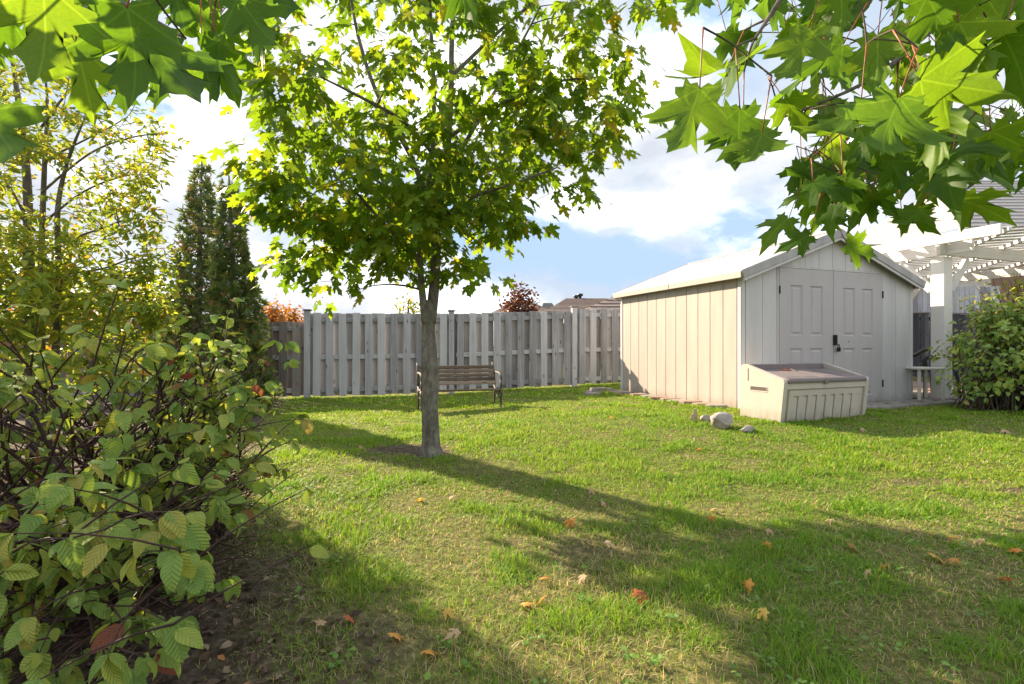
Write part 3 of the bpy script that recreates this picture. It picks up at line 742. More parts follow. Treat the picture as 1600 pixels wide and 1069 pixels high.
# diagonal rafters on edge, and a cross layer above
E1 = (U + D).normalized(); E2 = (U - D).normalized()
def clip_line(p0, dr, s0, s1, d0, d1):
    t0, t1 = -1e9, 1e9
    for (o_, v_, lo, hi) in ((p0[0], dr[0], s0, s1), (p0[1], dr[1], d0, d1)):
        ta, tb = (lo - o_) / v_, (hi - o_) / v_
        t0 = max(t0, min(ta, tb)); t1 = min(t1, max(ta, tb))
    return (t0, t1) if t1 - t0 > .25 else None
r2 = math.sqrt(.5)
for k in range(-7, 13):
    cl = clip_line((k * .74, 0), (r2, r2), -.40, PW + .4, -1.0, PD + .4)
    if cl: beam('rafter', pp(k * .74 + cl[0] * r2, cl[0] * r2, BZ + .125), pp(k * .74 + cl[1] * r2, cl[1] * r2, BZ + .125), .045, .055)
for k in range(-6, 26):
    cl = clip_line((k * .37, 0), (r2, -r2), -.40, PW + .4, -1.0, PD + .4)
    if cl: beam('slat', pp(k * .37 + cl[0] * r2, -cl[0] * r2, BZ + .164), pp(k * .37 + cl[1] * r2, -cl[1] * r2, BZ + .164), .12, .02)

# chair and side table by the patio
C0 = at(1450, 540, 8.45); C0.z = gz(C0.x, C0.y) + .03
ch = thing('patio_chair', tuple(C0), 'dark plastic armchair half hidden behind the shed corner on the patio', 'chair')
def cp(a, b2, z): return C0 + Vector((a, b2, z))
mb = MB(); mb.prism([cp(-.24, -.24, .40), cp(.24, -.24, .42), cp(.24, .24, .42), cp(-.24, .24, .40)], ZV * .03); mb.build('seat', M['dark_plastic'], ch)
mb = MB(); mb.prism([cp(.22, -.24, .43), cp(.22, .24, .43), cp(.33, .20, .86), cp(.33, -.20, .86)], Vector((.025, 0, 0))); mb.build('backrest', M['dark_plastic'], ch)
for s in (-.25, .25):
    mb = MB(); mb.tube([cp(-.24, s, .40), cp(-.26, s, .60), cp(-.23, s, .64), cp(-.12, s, .645), cp(-.02, s, .66), cp(.10, s, .73), cp(.20, s, .78), cp(.29, s, .80)], [.034, .034, .036, .036, .036, .036, .034, .03], 8); mb.build('armrest', M['dark_plastic'], ch)
    for a in (-.24, .26):
        mb = MB(); mb.tube([cp(a, s, .42), cp(a * 1.12, s * 1.08, 0)], [.032, .022], 8); mb.build('leg', M['dark_plastic'], ch)
T0 = at(1441, 540, 7.95); T0.z = gz(T0.x, T0.y) + .03
tb = thing('side_table', tuple(T0), 'small off-white plastic side table in front of the dark patio chair', 'table')
mb = MB(); mb.frame_box(T0 + Vector((-.22, -.2, .46)), (.44, 0, 0), (0, .4, 0), (0, 0, .035), .01); mb.build('tabletop', M['white_plastic'], tb)
for a in (-.19, .17):
    for b2 in (-.17, .15):
        mb = MB(); mb.frame_box(T0 + Vector((a, b2, 0)), (.04, 0, 0), (0, .03, 0), (0, 0, .458), .005); mb.build('leg', M['white_plastic'], tb)

# ------------------------------------------------------------------ houses beyond
def roof_hip(root, cx, cy, wx, wy, ze, zr, inset, mat, ov=.4):
    a = [(cx - wx / 2 - ov, cy - wy / 2 - ov, ze), (cx + wx / 2 + ov, cy - wy / 2 - ov, ze), (cx + wx / 2 + ov, cy + wy / 2 + ov, ze), (cx - wx / 2 - ov, cy + wy / 2 + ov, ze)]
    r_ = [(cx - wx / 2 + inset, cy, zr), (cx + wx / 2 - inset, cy, zr)]
    lo = [(x, y, z - .18) for x, y, z in a]
    mb = MB(); mb.add(a + r_, [(0, 1, 5, 4), (1, 2, 5), (2, 3, 4, 5), (3, 0, 4)]); mb.add([Vector(q) - Vector((0, 0, .01)) for q in a] , [(0, 1, 2, 3)]); o = mb.build('roof', mat, root)
    mb = MB(); mb.add(lo + [(x, y, z - .012) for x, y, z in a], [(0, 1, 5, 4), (1, 2, 6, 5), (2, 3, 7, 6), (3, 0, 4, 7), (0, 3, 2, 1)]); mb.build('fascia', M['trim'], o)
    # shingle courses on the near slope
    mb = MB(); A, B, Cc, Dd = Vector(a[0]), Vector(a[1]), Vector(r_[1]), Vector(r_[0])
    for k in range(1, 13):
        f0 = k / 13; p, q = A.lerp(Dd, f0), B.lerp(Cc, f0); n_ = Vector((0, -.02, .03)); mb.add([p, q, q + n_, p + n_, p + Vector((0, .12, .045)), q + Vector((0, .12, .045))], [(0, 1, 2, 3), (3, 2, 5, 4)])
    mb.build('shingle_courses', mat, o)
    return o
def house(name, label, cx, cy, wx, wy, ze, zr, inset, wmat, rmat, vents=(), windows=()):
    h = thing(name, (cx, cy, 0), label, 'house', 'houses beyond the fence')
    mb = MB(); mb.frame_box((cx - wx / 2, cy - wy / 2, -.1), (wx, 0, 0), (0, wy, 0), (0, 0, ze - .1)); mb.build('wall', wmat, h)
    rf_ = roof_hip(h, cx, cy, wx, wy, ze, zr, inset, rmat)
    for (vx, vy, vz, hh) in vents:
        mb = MB(); mb.tube([(vx, vy, vz - .4), (vx, vy, vz + hh)], .07, 10); mb.tube([(vx, vy, vz + hh), (vx, vy, vz + hh + .12)], .15, 10); mb.build('roof_vent', M['dark_plastic'], rf_)
    for (wx_, wz_, ww, wh) in windows:
        y = cy - wy / 2
        mb = MB(); mb.frame_box((wx_ - ww / 2, y - .05, wz_), (ww, 0, 0), (0, .06, 0), (0, 0, .07)); mb.frame_box((wx_ - ww / 2, y - .05, wz_ + wh - .07), (ww, 0, 0), (0, .06, 0), (0, 0, .07)); mb.frame_box((wx_ - ww / 2, y - .048, wz_ + .07), (.07, 0, 0), (0, .06, 0), (0, 0, wh - .14)); mb.frame_box((wx_ + ww / 2 - .07, y - .048, wz_ + .07), (.07, 0, 0), (0, .06, 0), (0, 0, wh - .14))
        fr_ = mb.build('window', M['trim'], h)
        mb = MB(); mb.frame_box((wx_ - ww / 2 + .07, y - .02, wz_ + .07), (ww - .14, 0, 0), (0, .025, 0), (0, 0, wh - .14)); mb.build('pane', M['glass_dark'], fr_)
    return h
house('far_house', 'brown roofed bungalow behind the maroon leaved tree beyond the fence', 0.66, 34, 2.9, 8, 2.95, 4.1, 1.3, M['brick_wall'], M['shingle'])
house('far_house', 'bungalow with low grey-brown roof carrying two dark vents', 3.9, 27, 4.5, 8, 2.4, 3.53, 1.22, M['brick_wall'], M['shingle'], vents=[(3.38, 27, 3.5, .06), (3.60, 27, 3.5, .14)])
house('far_house', 'largest tan roofed house rising just left of the shed roof', 7.3, 22, 9.6, 8, 2.12, 4.0, 3.9, M['brick_wall'], M['shingle'])
house('far_house', 'small house with dark charcoal roof peeking between two brown roofs', 4.3, 62, 1.8, 8, 4.4, 6.2, .4, M['brick_wall'], M['shingle_dark'])

# neighbour house behind pergola
nh = thing('neighbour_house', (16, 17, 0), 'brick house with grey shingled roof behind the pergola at the lot edge', 'house')
mb = MB(); mb.frame_box((13.9, 16.5, -.1), (14, 0, 0), (0, 10, 0), (0, 0, 4.55)); mb.build('wall', M['brick_wall'], nh)
for k, (x0, x1, y0, ze, zr, run) in enumerate(((13.9, 29, 15.9, 4.75, 7.9, 5.2), (10.4, 15.2, 15.0, 3.75, 4.45, 2.2))):
    nc = 16; hip = 4.4 if k == 0 else .5
    mb = MB(); A_, B_, C_, D_ = Vector((x0, y0, ze - .05)), Vector((x1, y0, ze - .05)), Vector((x1, y0 + run, zr - .05)), Vector((x0 + hip, y0 + run, zr - .05)); E_ = Vector((x0 + .2, y0 + run * 1.9, ze - .05))
    mb.add([A_, B_, C_, D_, E_], [(0, 1, 2, 3), (0, 3, 4)]); mb.add([A_ - ZV * .1, B_ - ZV * .1, C_ - ZV * .1, E_ - ZV * .1], [(0, 1, 2, 3)]); rr = mb.build('roof', M['shingle_grey'], nh)
    for i in range(nc):
        a0, a1 = i / nc, min(1, (i + 1.15) / nc)
        p, q = A_.lerp(D_, a0) + ZV * .05, A_.lerp(D_, a1) + ZV * .015; p2, q2 = B_.lerp(C_, a0) + ZV * .05, B_.lerp(C_, a1) + ZV * .015
        mb = MB(); mb.add([p, p2, q2, q, p - ZV * .04, p2 - ZV * .04], [(0, 1, 2, 3), (0, 4, 5, 1)]); mb.build('shingle', M['shingle_grey'], rr)
    mb = MB(); mb.frame_box((x0 - .05, y0 - .07, ze - .24), (x1 - x0 + .1, 0, 0), (0, .05, 0), (0, 0, .17)); mb.build('gutter', M['trim'], rr)
mb = MB(); mb.frame_box((10.0, 15.6, -.1), (4.6, 0, 0), (0, .9, 0), (0, 0, 3.75)); mb.build('porch_wall', M['trim'], nh)
for (wx_, wz_, ww, wh) in ((15.35, 3.5, 1.05, .85), (18.4, 3.3, 1.2, 1.0)):
    mb = MB(); y = 16.5
    for bx_ in (((wx_ - ww / 2, y - .08, wz_), (ww, .08, .09)), ((wx_ - ww / 2, y - .08, wz_ + wh - .09), (ww, .08, .09)), ((wx_ - ww / 2, y - .078, wz_ + .09), (.09, .078, wh - .18)), ((wx_ + ww / 2 - .09, y - .078, wz_ + .09), (.09, .078, wh - .18))):
        mb.frame_box(bx_[0], (bx_[1][0], 0, 0), (0, bx_[1][1], 0), (0, 0, bx_[1][2]))
    fr_ = mb.build('window', M['trim'], nh)
    mb = MB(); mb.frame_box((wx_ - ww / 2 + .09, y - .03, wz_ + .09), (ww - .18, 0, 0), (0, .02, 0), (0, 0, wh - .18)); mb.build('blind', M['blind'], fr_)
# tall grey screen beyond the dark fence
tg = thing('privacy_screen', (9.8, 13.9, 0), 'tall grey board screen rising above the dark fence under the pergola', 'fence')
for i in range(34):
    mb = MB(); mb.frame_box((8.4 + i * .165, 14.0 + i * .02, .2), (.14, 0, 0), (0, .02, 0), (0, 0, 2.52 + .02 * math.sin(i * 5)), .004); mb.build('board', M['fence'], tg)
for z_ in (2.1, 1.2):
    mb = MB(); mb.frame_box((8.35, 14.03, z_), (5.7, .69, 0), (0, .04, 0), (0, 0, .09), .004); mb.build('rail', M['fence'], tg)

# ================================================================== PLANTS
def maple_outline():
    h = [(.10, -.07), (.22, -.06), (.36, -.16), (.37, -.03), (.52, -.02), (.43, .08), (.37, .15), (.52, .19), (.72, .22), (.66, .30), (.74, .38), (.98, .50), (.76, .50), (.74, .60), (.58, .545), (.42, .50), (.24, .44), (.25, .60), (.30, .67), (.43, .86), (.27, .80), (.20, .88), (.10, .94)]
    h = [(x * .66, y) for x, y in h]
    left = [(-x, y) for x, y in h][::-1]
    return [(0, .02)] + h + [(0, 1.12)] + left
MO = maple_outline()
MOs = [MO[i] for i in range(len(MO))]

def leaf_mesh_maple(seed, fine=False, curl=.18):
    rg = random.Random(seed); c = (0, .28); n = len(MO)
    cl = [rg.uniform(-.25, .75) for _ in range(8)]
    asy = rg.uniform(-.06, .06); sxs = rg.uniform(.88, 1.05)
    rings = [1.0] if not fine else [.34, .68, 1.0]
    v = [c]
    for r_ in rings:
        for (x, y) in MO:
            jx, jy = (x, y) if not fine else (x + rg.uniform(-.02, .02) * r_, y + rg.uniform(-.02, .02) * r_)
            v.append((c[0] + (jx * sxs + asy * y * y - c[0]) * r_, c[1] + (jy - c[1]) * r_))
    ph = rg.uniform(0, 6.28); k1 = curl * rg.uniform(.5, 1.4); k2 = curl * rg.uniform(.2, 1.3)
    P = []
    for (x, y) in v:
        an = math.atan2(y + .05, x); rr = math.hypot(x, y)
        dl = min(abs(an - R(q)) for q in (90, 40, 140, -14, 194, -166))
        z = -k1 * y * abs(y) - k2 * x * x + (.16 if fine else .09) * rr * min(dl, .45) + (.035 if fine else .025) * math.sin(6 * x + 4 * y + ph) * rr
        if fine: z -= cl[int((an + 3.2) * 1.3) % 8] * max(0, rr - .45) ** 2
        P.append((x, y, z))
    T = []
    for i in range(n):
        j = (i + 1) % n; T.append((0, 1 + i, 1 + j))
        for q in range(len(rings) - 1): T += [(1 + q * n + i, 1 + (q + 1) * n + i, 1 + (q + 1) * n + j), (1 + q * n + i, 1 + (q + 1) * n + j, 1 + q * n + j)]
    return np.array(P), np.array(T), np.array([(x, y, 0) for x, y in v])

def leaf_mesh_ovate(seed, nl=7, nw=2, width=.6, droop=.5, fold=.15):
    rg = random.Random(seed); P = []; UVv = []
    droop *= rg.uniform(.5, 1.4); tw = rg.uniform(-.25, .25)
    for i in range(nl + 1):
        f = i / nl; wd = width * .5 * (math.sin(math.pi * min(1, f ** .72)) ** .8 if 0 < f < 1 else 0) * (1 - .12 * f)
        wob = 1 + .05 * math.sin(f * 9 + seed)
        a = droop * f * f * 1.3
        cy = f * math.cos(a * .6); cz = -droop * f * f * .75
        for j in range(-nw, nw + 1):
            x = wd * wob * j / nw
            z = cz + fold * abs(x) * (1 - f * .4) - .25 * x * x + .02 * math.sin(11 * f + abs(j)) * abs(j) / nw * .6 + tw * x * f
            P.append((x, cy, z)); UVv.append((x, f, 0))
    T = []; m_ = 2 * nw + 1
    for i in range(nl):
        for j in range(2 * nw):
            a = i * m_ + j; T += [(a, a + 1, a + m_ + 1), (a, a + m_ + 1, a + m_)]
    return np.array(P), np.array(T), np.array(UVv)

def leaf_mesh_lance(seed, width=.36):
    rg = random.Random(seed); c = rg.uniform(.05, .3)
    P = [(0, 0, 0), (width * .42, .3, .05), (width * .45, .58, .02 - c * .4), (0, 1, -c), (-width * .45, .58, .02 - c * .4), (-width * .42, .3, .05), (0, .45, -.04 - c * .2)]
    T = [(0, 1, 6), (1, 2, 6), (2, 3, 6), (3, 4, 6), (4, 5, 6), (5, 0, 6)]
    return np.array(P), np.array(T), np.array([(x, y, 0) for x, y, z in P])

def leaf_mesh_spray(seed):
    """flat cedar spray: fan of narrow fingers"""
    rg = random.Random(seed); P = []; T = []
    for k in range(7):
        a = (k - 3) * .3 + rg.uniform(-.1, .1); L = rg.uniform(.6, 1.0) * (1 - .06 * abs(k - 3)); wd = .075
        b_ = (.02 * (k - 3), .12 * abs(k - 3) * .6, 0); d_ = (math.sin(a), math.cos(a)); n_ = (d_[1], -d_[0]); z = rg.uniform(-.12, .12); i0 = len(P)
        P += [(b_[0] + n_[0] * wd * .4, b_[1] + n_[1] * wd * .4, 0), (b_[0] - n_[0] * wd * .4, b_[1] - n_[1] * wd * .4, 0),
              (b_[0] + d_[0] * L * .6 + n_[0] * wd, b_[1] + d_[1] * L * .6 + n_[1] * wd, z * .5), (b_[0] + d_[0] * L * .6 - n_[0] * wd, b_[1] + d_[1] * L * .6 - n_[1] * wd, z * .5), (b_[0] + d_[0] * L, b_[1] + d_[1] * L, z - .1)]
        T += [(i0, i0 + 1, i0 + 3), (i0, i0 + 3, i0 + 2), (i0 + 2, i0 + 3, i0 + 4)]
    P = np.array(P); return P, np.array(T), P * np.array([1, 1, 0])

class Leaves:
    def __init__(s, variants, mat, name='leaf'):
        s.var = variants; s.mat = mat; s.name = name; s.pos = []; s.rot = []; s.size = []; s.vi = []; s.me = {}
    def add(s, pos, tip, up, size, rg):
        y = Vector(tip).normalized(); z = Vector(up); z = z - y * z.dot(y)
        z = z.normalized() if z.length > 1e-4 else y.orthogonal().normalized()
        x = y.cross(z)
        s.pos.append(Vector(pos)); s.rot.append(np.array([x, y, z]).T); s.size.append(size); s.vi.append(rg.randrange(len(s.var)))
    def emit(s, root, n_obj=300, seed=0, foliage='foliage', extra=None):
        n = len(s.pos); pos = np.array(s.pos); rot = np.array(s.rot); size = np.array(s.size); vi = np.array(s.vi)
        rel = pos - np.array([0, 0, H]); dist = np.linalg.norm(rel, axis=1)
        inv = (rel[:, 1] > .3) & (np.abs(rel[:, 0]) < rel[:, 1] * 1.02) & (np.abs(rel[:, 2]) < rel[:, 1] * .69)
        face = np.abs(np.einsum('ij,ij->i', rot[:, :, 2], rel / dist[:, None]))
        score = size / dist * (.35 + face) * inv
        # leaves nearer than their neighbours on the picture plane show most
        order = np.argsort(-score * (1 + .0 * dist)); chosen = set(order[:n_obj].tolist())
        org = np.array(origin(root))
        for i in sorted(chosen):
            k = vi[i]
            if k not in s.me:
                P, T, L = s.var[k]
                s.me[k] = np_mesh(s.name, P, T, s.mat, {'rnd': ('FLOAT', np.zeros(len(P))), 'luv': ('FLOAT_VECTOR', L)}, True)
            o = bpy.data.objects.new(s.name, s.me[k]); COL.objects.link(o); o.parent = root
            mt = Matrix(rot[i].tolist()).to_4x4(); mt.translation = Vector(pos[i] - org)
            o.matrix_local = mt @ Matrix.Scale(size[i], 4)
        rest = [i for i in range(n) if i not in chosen]
        if rest:
            rg = np.random.default_rng(seed); VV = []; TT = []; RR = []; LL = []; b_ = 0
            for k in range(len(s.var)):
                idx = np.array([i for i in rest if vi[i] == k], dtype=int)
                if len(idx) == 0: continue
                P, T, L = s.var[k]
                W = np.einsum('nij,vj->nvi', rot[idx] * size[idx][:, None, None], P) + (pos[idx] - org)[:, None, :]
                VV.append(W.reshape(-1, 3)); TT.append((T[None] + (np.arange(len(idx)) * len(P))[:, None, None]).reshape(-1, 3) + b_); b_ += W.shape[0] * W.shape[1]
                RR.append(np.repeat(rg.random(len(idx)), len(P))); LL.append(np.tile(L, (len(idx), 1)))
            me = np_mesh(foliage, np.concatenate(VV), np.concatenate(TT), s.mat, {'rnd': ('FLOAT', np.concatenate(RR)), 'luv': ('FLOAT_VECTOR', np.concatenate(LL))}, True)
            o = link(foliage, me, root); o['kind'] = 'stuff'

def bez(a, c, b_, n):
    return [a.lerp(c, f).lerp(c.lerp(b_, f), f) for f in [i / (n - 1) for i in range(n)]]
def resample(pts, rad, step):
    out = [(pts[0], rad[0])]
    for (p, q, r0, r1) in zip(pts[:-1], pts[1:], rad[:-1], rad[1:]):
        k = max(1, int((q - p).length / step))
        out += [(p.lerp(q, i / k), r0 + (r1 - r0) * i / k) for i in range(1, k + 1)]
    return out
def smooth_line(pts, rad, k=4):
    """Catmull-Rom through the points"""
    P = [pts[0]] + list(pts) + [pts[-1]]; out = []; rr = []
    for i in range(1, len(P) - 2):
        for j in range(k):
            f = j / k
            out.append(.5 * ((2 * P[i]) + (P[i + 1] - P[i - 1]) * f + (2 * P[i - 1] - 5 * P[i] + 4 * P[i + 1] - P[i + 2]) * f * f + (3 * P[i] - P[i - 1] - 3 * P[i + 1] + P[i + 2]) * f ** 3))
            rr.append(rad[i - 1] + (rad[i] - rad[i - 1]) * f)
    out.append(pts[-1]); rr.append(rad[-1]); return out, rr
def grow(nodes, targets, rg, rmax=.011, lift=.25, up_pen=2.0):
    """connect each target to the nearest woody node; returns twig polylines with radii"""
    targets = sorted(targets, key=lambda t_: min((t_ - n_[0]).length for n_ in nodes))
    pos = [n_[0] for n_ in nodes]; rad = [n_[1] for n_ in nodes]; arr = np.array(pos); out = []
    for t_ in targets:
        d_ = np.linalg.norm(arr - np.array(t_), axis=1) + np.maximum(0, arr[:, 2] - t_.z - .05) * up_pen
        i = int(np.argmin(d_)); a = pos[i]; L = (t_ - a).length
        c = a.lerp(t_, .5) + Vector((rg.uniform(-.12, .12) * L, rg.uniform(-.12, .12) * L, lift * L * rg.uniform(.2, .8)))
        line = bez(a, c, t_, 5); r0 = min(rad[i] * .7, rmax * (.5 + L)); r1 = max(.0022, r0 * .35)
        rs = [r0 + (r1 - r0) * k / 4 for k in range(5)]
        out.append((line, rs)); new = line[1:]
        pos += new; rad += rs[1:]; arr = np.concatenate([arr, np.array(new)])
    return out

# ------------------------------------------------------------------ main maple
rg = random.Random(21)
TY = 4.85
base = at_ground(673, 711); TY = base.y
maple = thing('maple_tree', tuple(base), 'green maple tree with forked grey trunk standing alone on the lawn', 'tree')
def tp(px, py, dy=0.0): return at(px, py, TY + dy)
def limb(pts, rad, name='branch', sides=9, nodes=None, mat='bark', parent=None):
    L, rr = smooth_line(pts, rad, 5)
    mb = MB(); mb.tube(L, rr, sides); o = mb.build(name, M[mat], parent or maple)
    if nodes is not None: nodes += resample(L, rr, .15)
    return o
mn = []
flare = [base - ZV * .06, base + ZV * .02, base + ZV * .07]
L, rr = smooth_line([base - ZV * .08, base + ZV * .015, base + ZV * .08, tp(673, 690), tp(672, 640), tp(673, 585), tp(671, 570), tp(669, 520), tp(668, 470)], [.125, .104, .088, .082, .074, .077, .076, .064, .068], 6)
mb = MB(); mb.tube(L, rr, 18)
def _tr(x, y, z):
    an = math.atan2(y - base.y, x - base.x); lo = max(0, 1 - max(0, z - base.z) / .14)
    k = .10 * lo * (math.sin(an * 4 + .7) + .5 * math.sin(an * 7)) + .035 * math.sin(an * 5 + z * 7) + .02 * math.sin(an * 9 - z * 19)
    return (x + (x - base.x) * k, y + (y - base.y) * k, z)
mb.v = [_tr(*v) for v in mb.v]
trunk = mb.build('trunk', M['bark'], maple)
limb([tp(672, 505), tp(679, 440), tp(682, 365), tp(688, 310), tp(697, 240, .1), tp(704, 160, .15), tp(706, 60, .2), tp(712, -60, .2), tp(716, -190, .2)], [.056, .048, .044, .039, .034, .029, .024, .017, .008], nodes=mn)
limb([tp(665, 505, -.03), tp(658, 440, -.09), tp(656, 385, -.13), tp(667, 310, -.15), tp(675, 245, -.2), tp(678, 150, -.25), tp(673, 40, -.3), tp(668, -80, -.3), tp(660, -150, -.3)], [.040, .030, .028, .026, .023, .020, .016, .011, .006], nodes=mn)
limb([tp(664, 300, -.14), tp(640, 240, -.2), tp(605, 180, -.25), tp(575, 110, -.3), tp(552, 20, -.3), tp(540, -80, -.3)], [.024, .022, .02, .017, .013, .006], nodes=mn, sides=8)
limb([tp(659, 412, -.1), tp(630, 378, -.25), tp(600, 350, -.4), tp(560, 305, -.5), tp(520, 275, -.55)], [.022, .019, .015, .011, .006], nodes=mn, sides=7)
limb([tp(690, 300, .02), tp(715, 245, .2), tp(755, 175, .3), tp(800, 95, .4), tp(845, 10, .5)], [.026, .023, .019, .015, .008], nodes=mn, sides=7)
limb([tp(684, 345, 0), tp(735, 310, -.3), tp(800, 288, -.5), tp(870, 262, -.6)], [.02, .016, .012, .006], nodes=mn, sides=7)
limb([tp(700, 215, .1), tp(780, 165, -.2), tp(860, 130, -.4), tp(940, 120, -.5)], [.02, .016, .012, .006], nodes=mn, sides=7)
limb([tp(690, 290, .05), tp(700, 230, .6), tp(690, 180, 1.0), tp(660, 120, 1.3)], [.02, .016, .012, .006], nodes=mn, sides=7)
limb([tp(676, 240, -.2), tp(630, 190, -.7), tp(560, 150, -1.0), tp(500, 120, -1.2)], [.018, .015, .011, .005], nodes=mn, sides=7)
limb([tp(705, 120, .15), tp(790, 40, .3), tp(880, -30, .4), tp(950, -60, .4)], [.02, .016, .012, .006], nodes=mn, sides=7)
limb([tp(662, 340, -.12), tp(600, 290, .2), tp(530, 250, .4), tp(450, 230, .5)], [.018, .015, .011, .005], nodes=mn, sides=7)
CR = np.array([(452, 515, 605), (432, 435, 660), (395, 430, 720), (350, 450, 850), (300, 415, 880), (265, 385, 945), (200, 405, 985), (130, 420, 1010), (60, 435, 1025), (0, 435, 1050), (-100, 470, 980), (-200, 560, 900), (-280, 640, 800)])[::-1]
tg_ = []
sparse = [(445, 400), (462, 425), (500, 440), (540, 446), (562, 452), (705, 430), (735, 425), (765, 432), (725, 405), (400, 272), (395, 262), (600, 395), (430, 420)]
while len(tg_) < 375:
    py = rg.uniform(-280, 452) if rg.random() > .25 else rg.uniform(150, 400)
    xl, xr = np.interp(py, CR[:, 0], CR[:, 1]), np.interp(py, CR[:, 0], CR[:, 2])
    an = rg.uniform(0, 6.283); r_ = rg.random() ** .45
    hw = (xr - xl) / 2
    if py > 370 and rg.random() < .72: continue
    px = (xl + xr) / 2 + hw * r_ * math.cos(an) * 1.04; dy = hw / F * TY * .72 * r_ * math.sin(an)
    # keep it where it lies in the outline seen from the front: straight 3D offsets
    p = tp(px, py); p.y += dy
    # nearer clumps look larger and lower ones would drop below the crown: lift them
    if dy < 0: p.z = max(p.z, H + (540 - 400) / F * p.y)
    tg_.append(p)
for (a, b_) in sparse: tg_.append(tp(a, b_, rg.uniform(-.3, .1)))
tw = grow(mn, tg_, rg, .010)
mb = MB()
for line, rs in tw: mb.tube(line, rs, 5, False)
o = mb.build('twigs', M['twig'], maple); o['kind'] = 'stuff'
lv = Leaves([leaf_mesh_maple(i) for i in range(8)], M['maple'])
for line, rs in tw:
    end = line[-1]; dr = (line[-1] - line[2]); dr = dr.normalized() if dr.length > 0 else Vector((0, 0, 1))
    k = rg.randint(13, 17) if (end.z < 4.6) else 9
    if end.z < 1.75: k = 7
    for _ in range(k):
        f = rg.uniform(-.2, 1.0)
        off = Vector((rg.gauss(0, .13), rg.gauss(0, .13), rg.gauss(-.03, .075)))
        p = line[3].lerp(end, f) + off
        out = (off + dr * .06 + Vector((rg.gauss(0, .05), rg.gauss(0, .05), 0))); out.z = -abs(out.z) * .5
        out = out.normalized() if out.length > 1e-3 else Vector((1, 0, 0))
        tip = out + Vector((0, 0, -rg.uniform(.15, 1.0)))
        up = Vector((rg.gauss(0, .38), rg.gauss(0, .38), 1))
        lv.add(p, tip, up, rg.uniform(.085, .15), rg)
lv.emit(maple, 300, 1)

# ------------------------------------------------------------------ thin leaved tree at left
rg = random.Random(33)
lb = at(58, 540, 4.3); lb.z = gz(lb.x, lb.y)
ch_t = thing('yellowing_tree', tuple(lb), 'multi-stemmed tree with small yellowing leaves beside the cedars', 'tree')
def lp_(px, py, Y=4.3): return at(px, py, Y)
cn_ = []
limb([lb + Vector((0, 0, -.05)), lp_(52, 700), lp_(46, 480), lp_(44, 380), lp_(42, 280), lp_(30, 170), lp_(20, 100), lp_(10, 40)], [.06, .048, .042, .036, .03, .022, .014, .007], 'trunk', 9, cn_, 'bark2', ch_t)
limb([lb + Vector((.06, .05, -.05)), lp_(66, 620), lp_(64, 480), lp_(66, 360), lp_(70, 250), lp_(74, 170), lp_(70, 110)], [.038, .033, .027, .021, .017, .011, .006], 'trunk', 8, cn_, 'bark2', ch_t)
limb([lb + Vector((.12, -.04, -.05)), lp_(84, 600, 4.2), lp_(92, 440, 4.2), lp_(90, 330, 4.1), lp_(105, 255, 4.1), lp_(130, 190, 4.0)], [.036, .029, .022, .018, .013, .006], 'trunk', 8, cn_, 'bark2', ch_t)
for pts in ([(70, 250), (120, 225), (170, 200), (200, 182)], [(66, 300), (140, 240), (205, 215), (262, 208)], [(66, 350), (130, 300), (195, 275), (240, 275)], [(90, 380), (150, 360), (205, 342), (248, 350)], [(92, 430), (160, 420), (230, 400), (300, 430)], [(92, 460), (170, 465), (230, 470), (290, 480)], [(44, 350), (20, 300), (-10, 260)], [(44, 420), (10, 400), (-40, 380)], [(64, 200), (110, 140), (150, 120)]):
    Y0 = rg.uniform(3.7, 4.4)
    limb([lp_(a, b_, 4.25 + (Y0 - 4.25) * i / (len(pts) - 1)) for i, (a, b_) in enumerate(pts)], [.011, .008, .006, .003][:len(pts)], 'branch', 6, cn_, 'bark2', ch_t)
tg_ = []
prof_t = np.array([(90, -200, 90), (140, -220, 175), (190, -220, 265), (240, -220, 262), (300, -220, 245), (360, -220, 248), (430, -220, 275), (480, -200, 275), (530, -150, 250), (620, -150, 230)])
while len(tg_) < 860:
    py = rg.uniform(85, 530) if rg.random() < .72 else rg.uniform(360, 610); xl, xr = np.interp(py, prof_t[:, 0], prof_t[:, 1]), np.interp(py, prof_t[:, 0], prof_t[:, 2])
    px = rg.uniform(xl, xr); f = abs(px - 50) / 280
    if rg.random() < .35 * (1 - (py - 85) / 445): continue
    Y = 4.3 + rg.uniform(-.9, .9) * (1 - .5 * min(1, f)); tg_.append(at(px, py, Y))
tw = grow(cn_, tg_, rg, .008, .15)
mb = MB()
for line, rs in tw: mb.tube(line, rs, 4, False)
o = mb.build('twigs', M['twig'], ch_t); o['kind'] = 'stuff'
lv = Leaves([leaf_mesh_lance(i) for i in range(6)], M['cherry']); lv_g = Leaves([leaf_mesh_lance(i, .42) for i in range(6)], M['cherry_green'])
for line, rs in tw:
    d_ = (line[-1] - line[2]).normalized()
    for q in range(rg.randint(15, 24)):
        f = rg.uniform(0, 1.05); p = line[2].lerp(line[4], f) + Vector((rg.gauss(0, .05), rg.gauss(0, .05), rg.gauss(0, .04)))
        side = Vector((rg.gauss(0, 1), rg.gauss(0, 1), rg.gauss(-.35, .4))).normalized()
        (lv_g if rg.random() < (.92 if p.z < 1.9 else .6) else lv).add(p, d_ * .5 + side, Vector((rg.gauss(0, .5), rg.gauss(0, .5), 1)), rg.uniform(.05, .09) * (1.2 if p.z < 1.7 else 1), rg)
lv.emit(ch_t, 150, 2); lv_g.emit(ch_t, 150, 22)

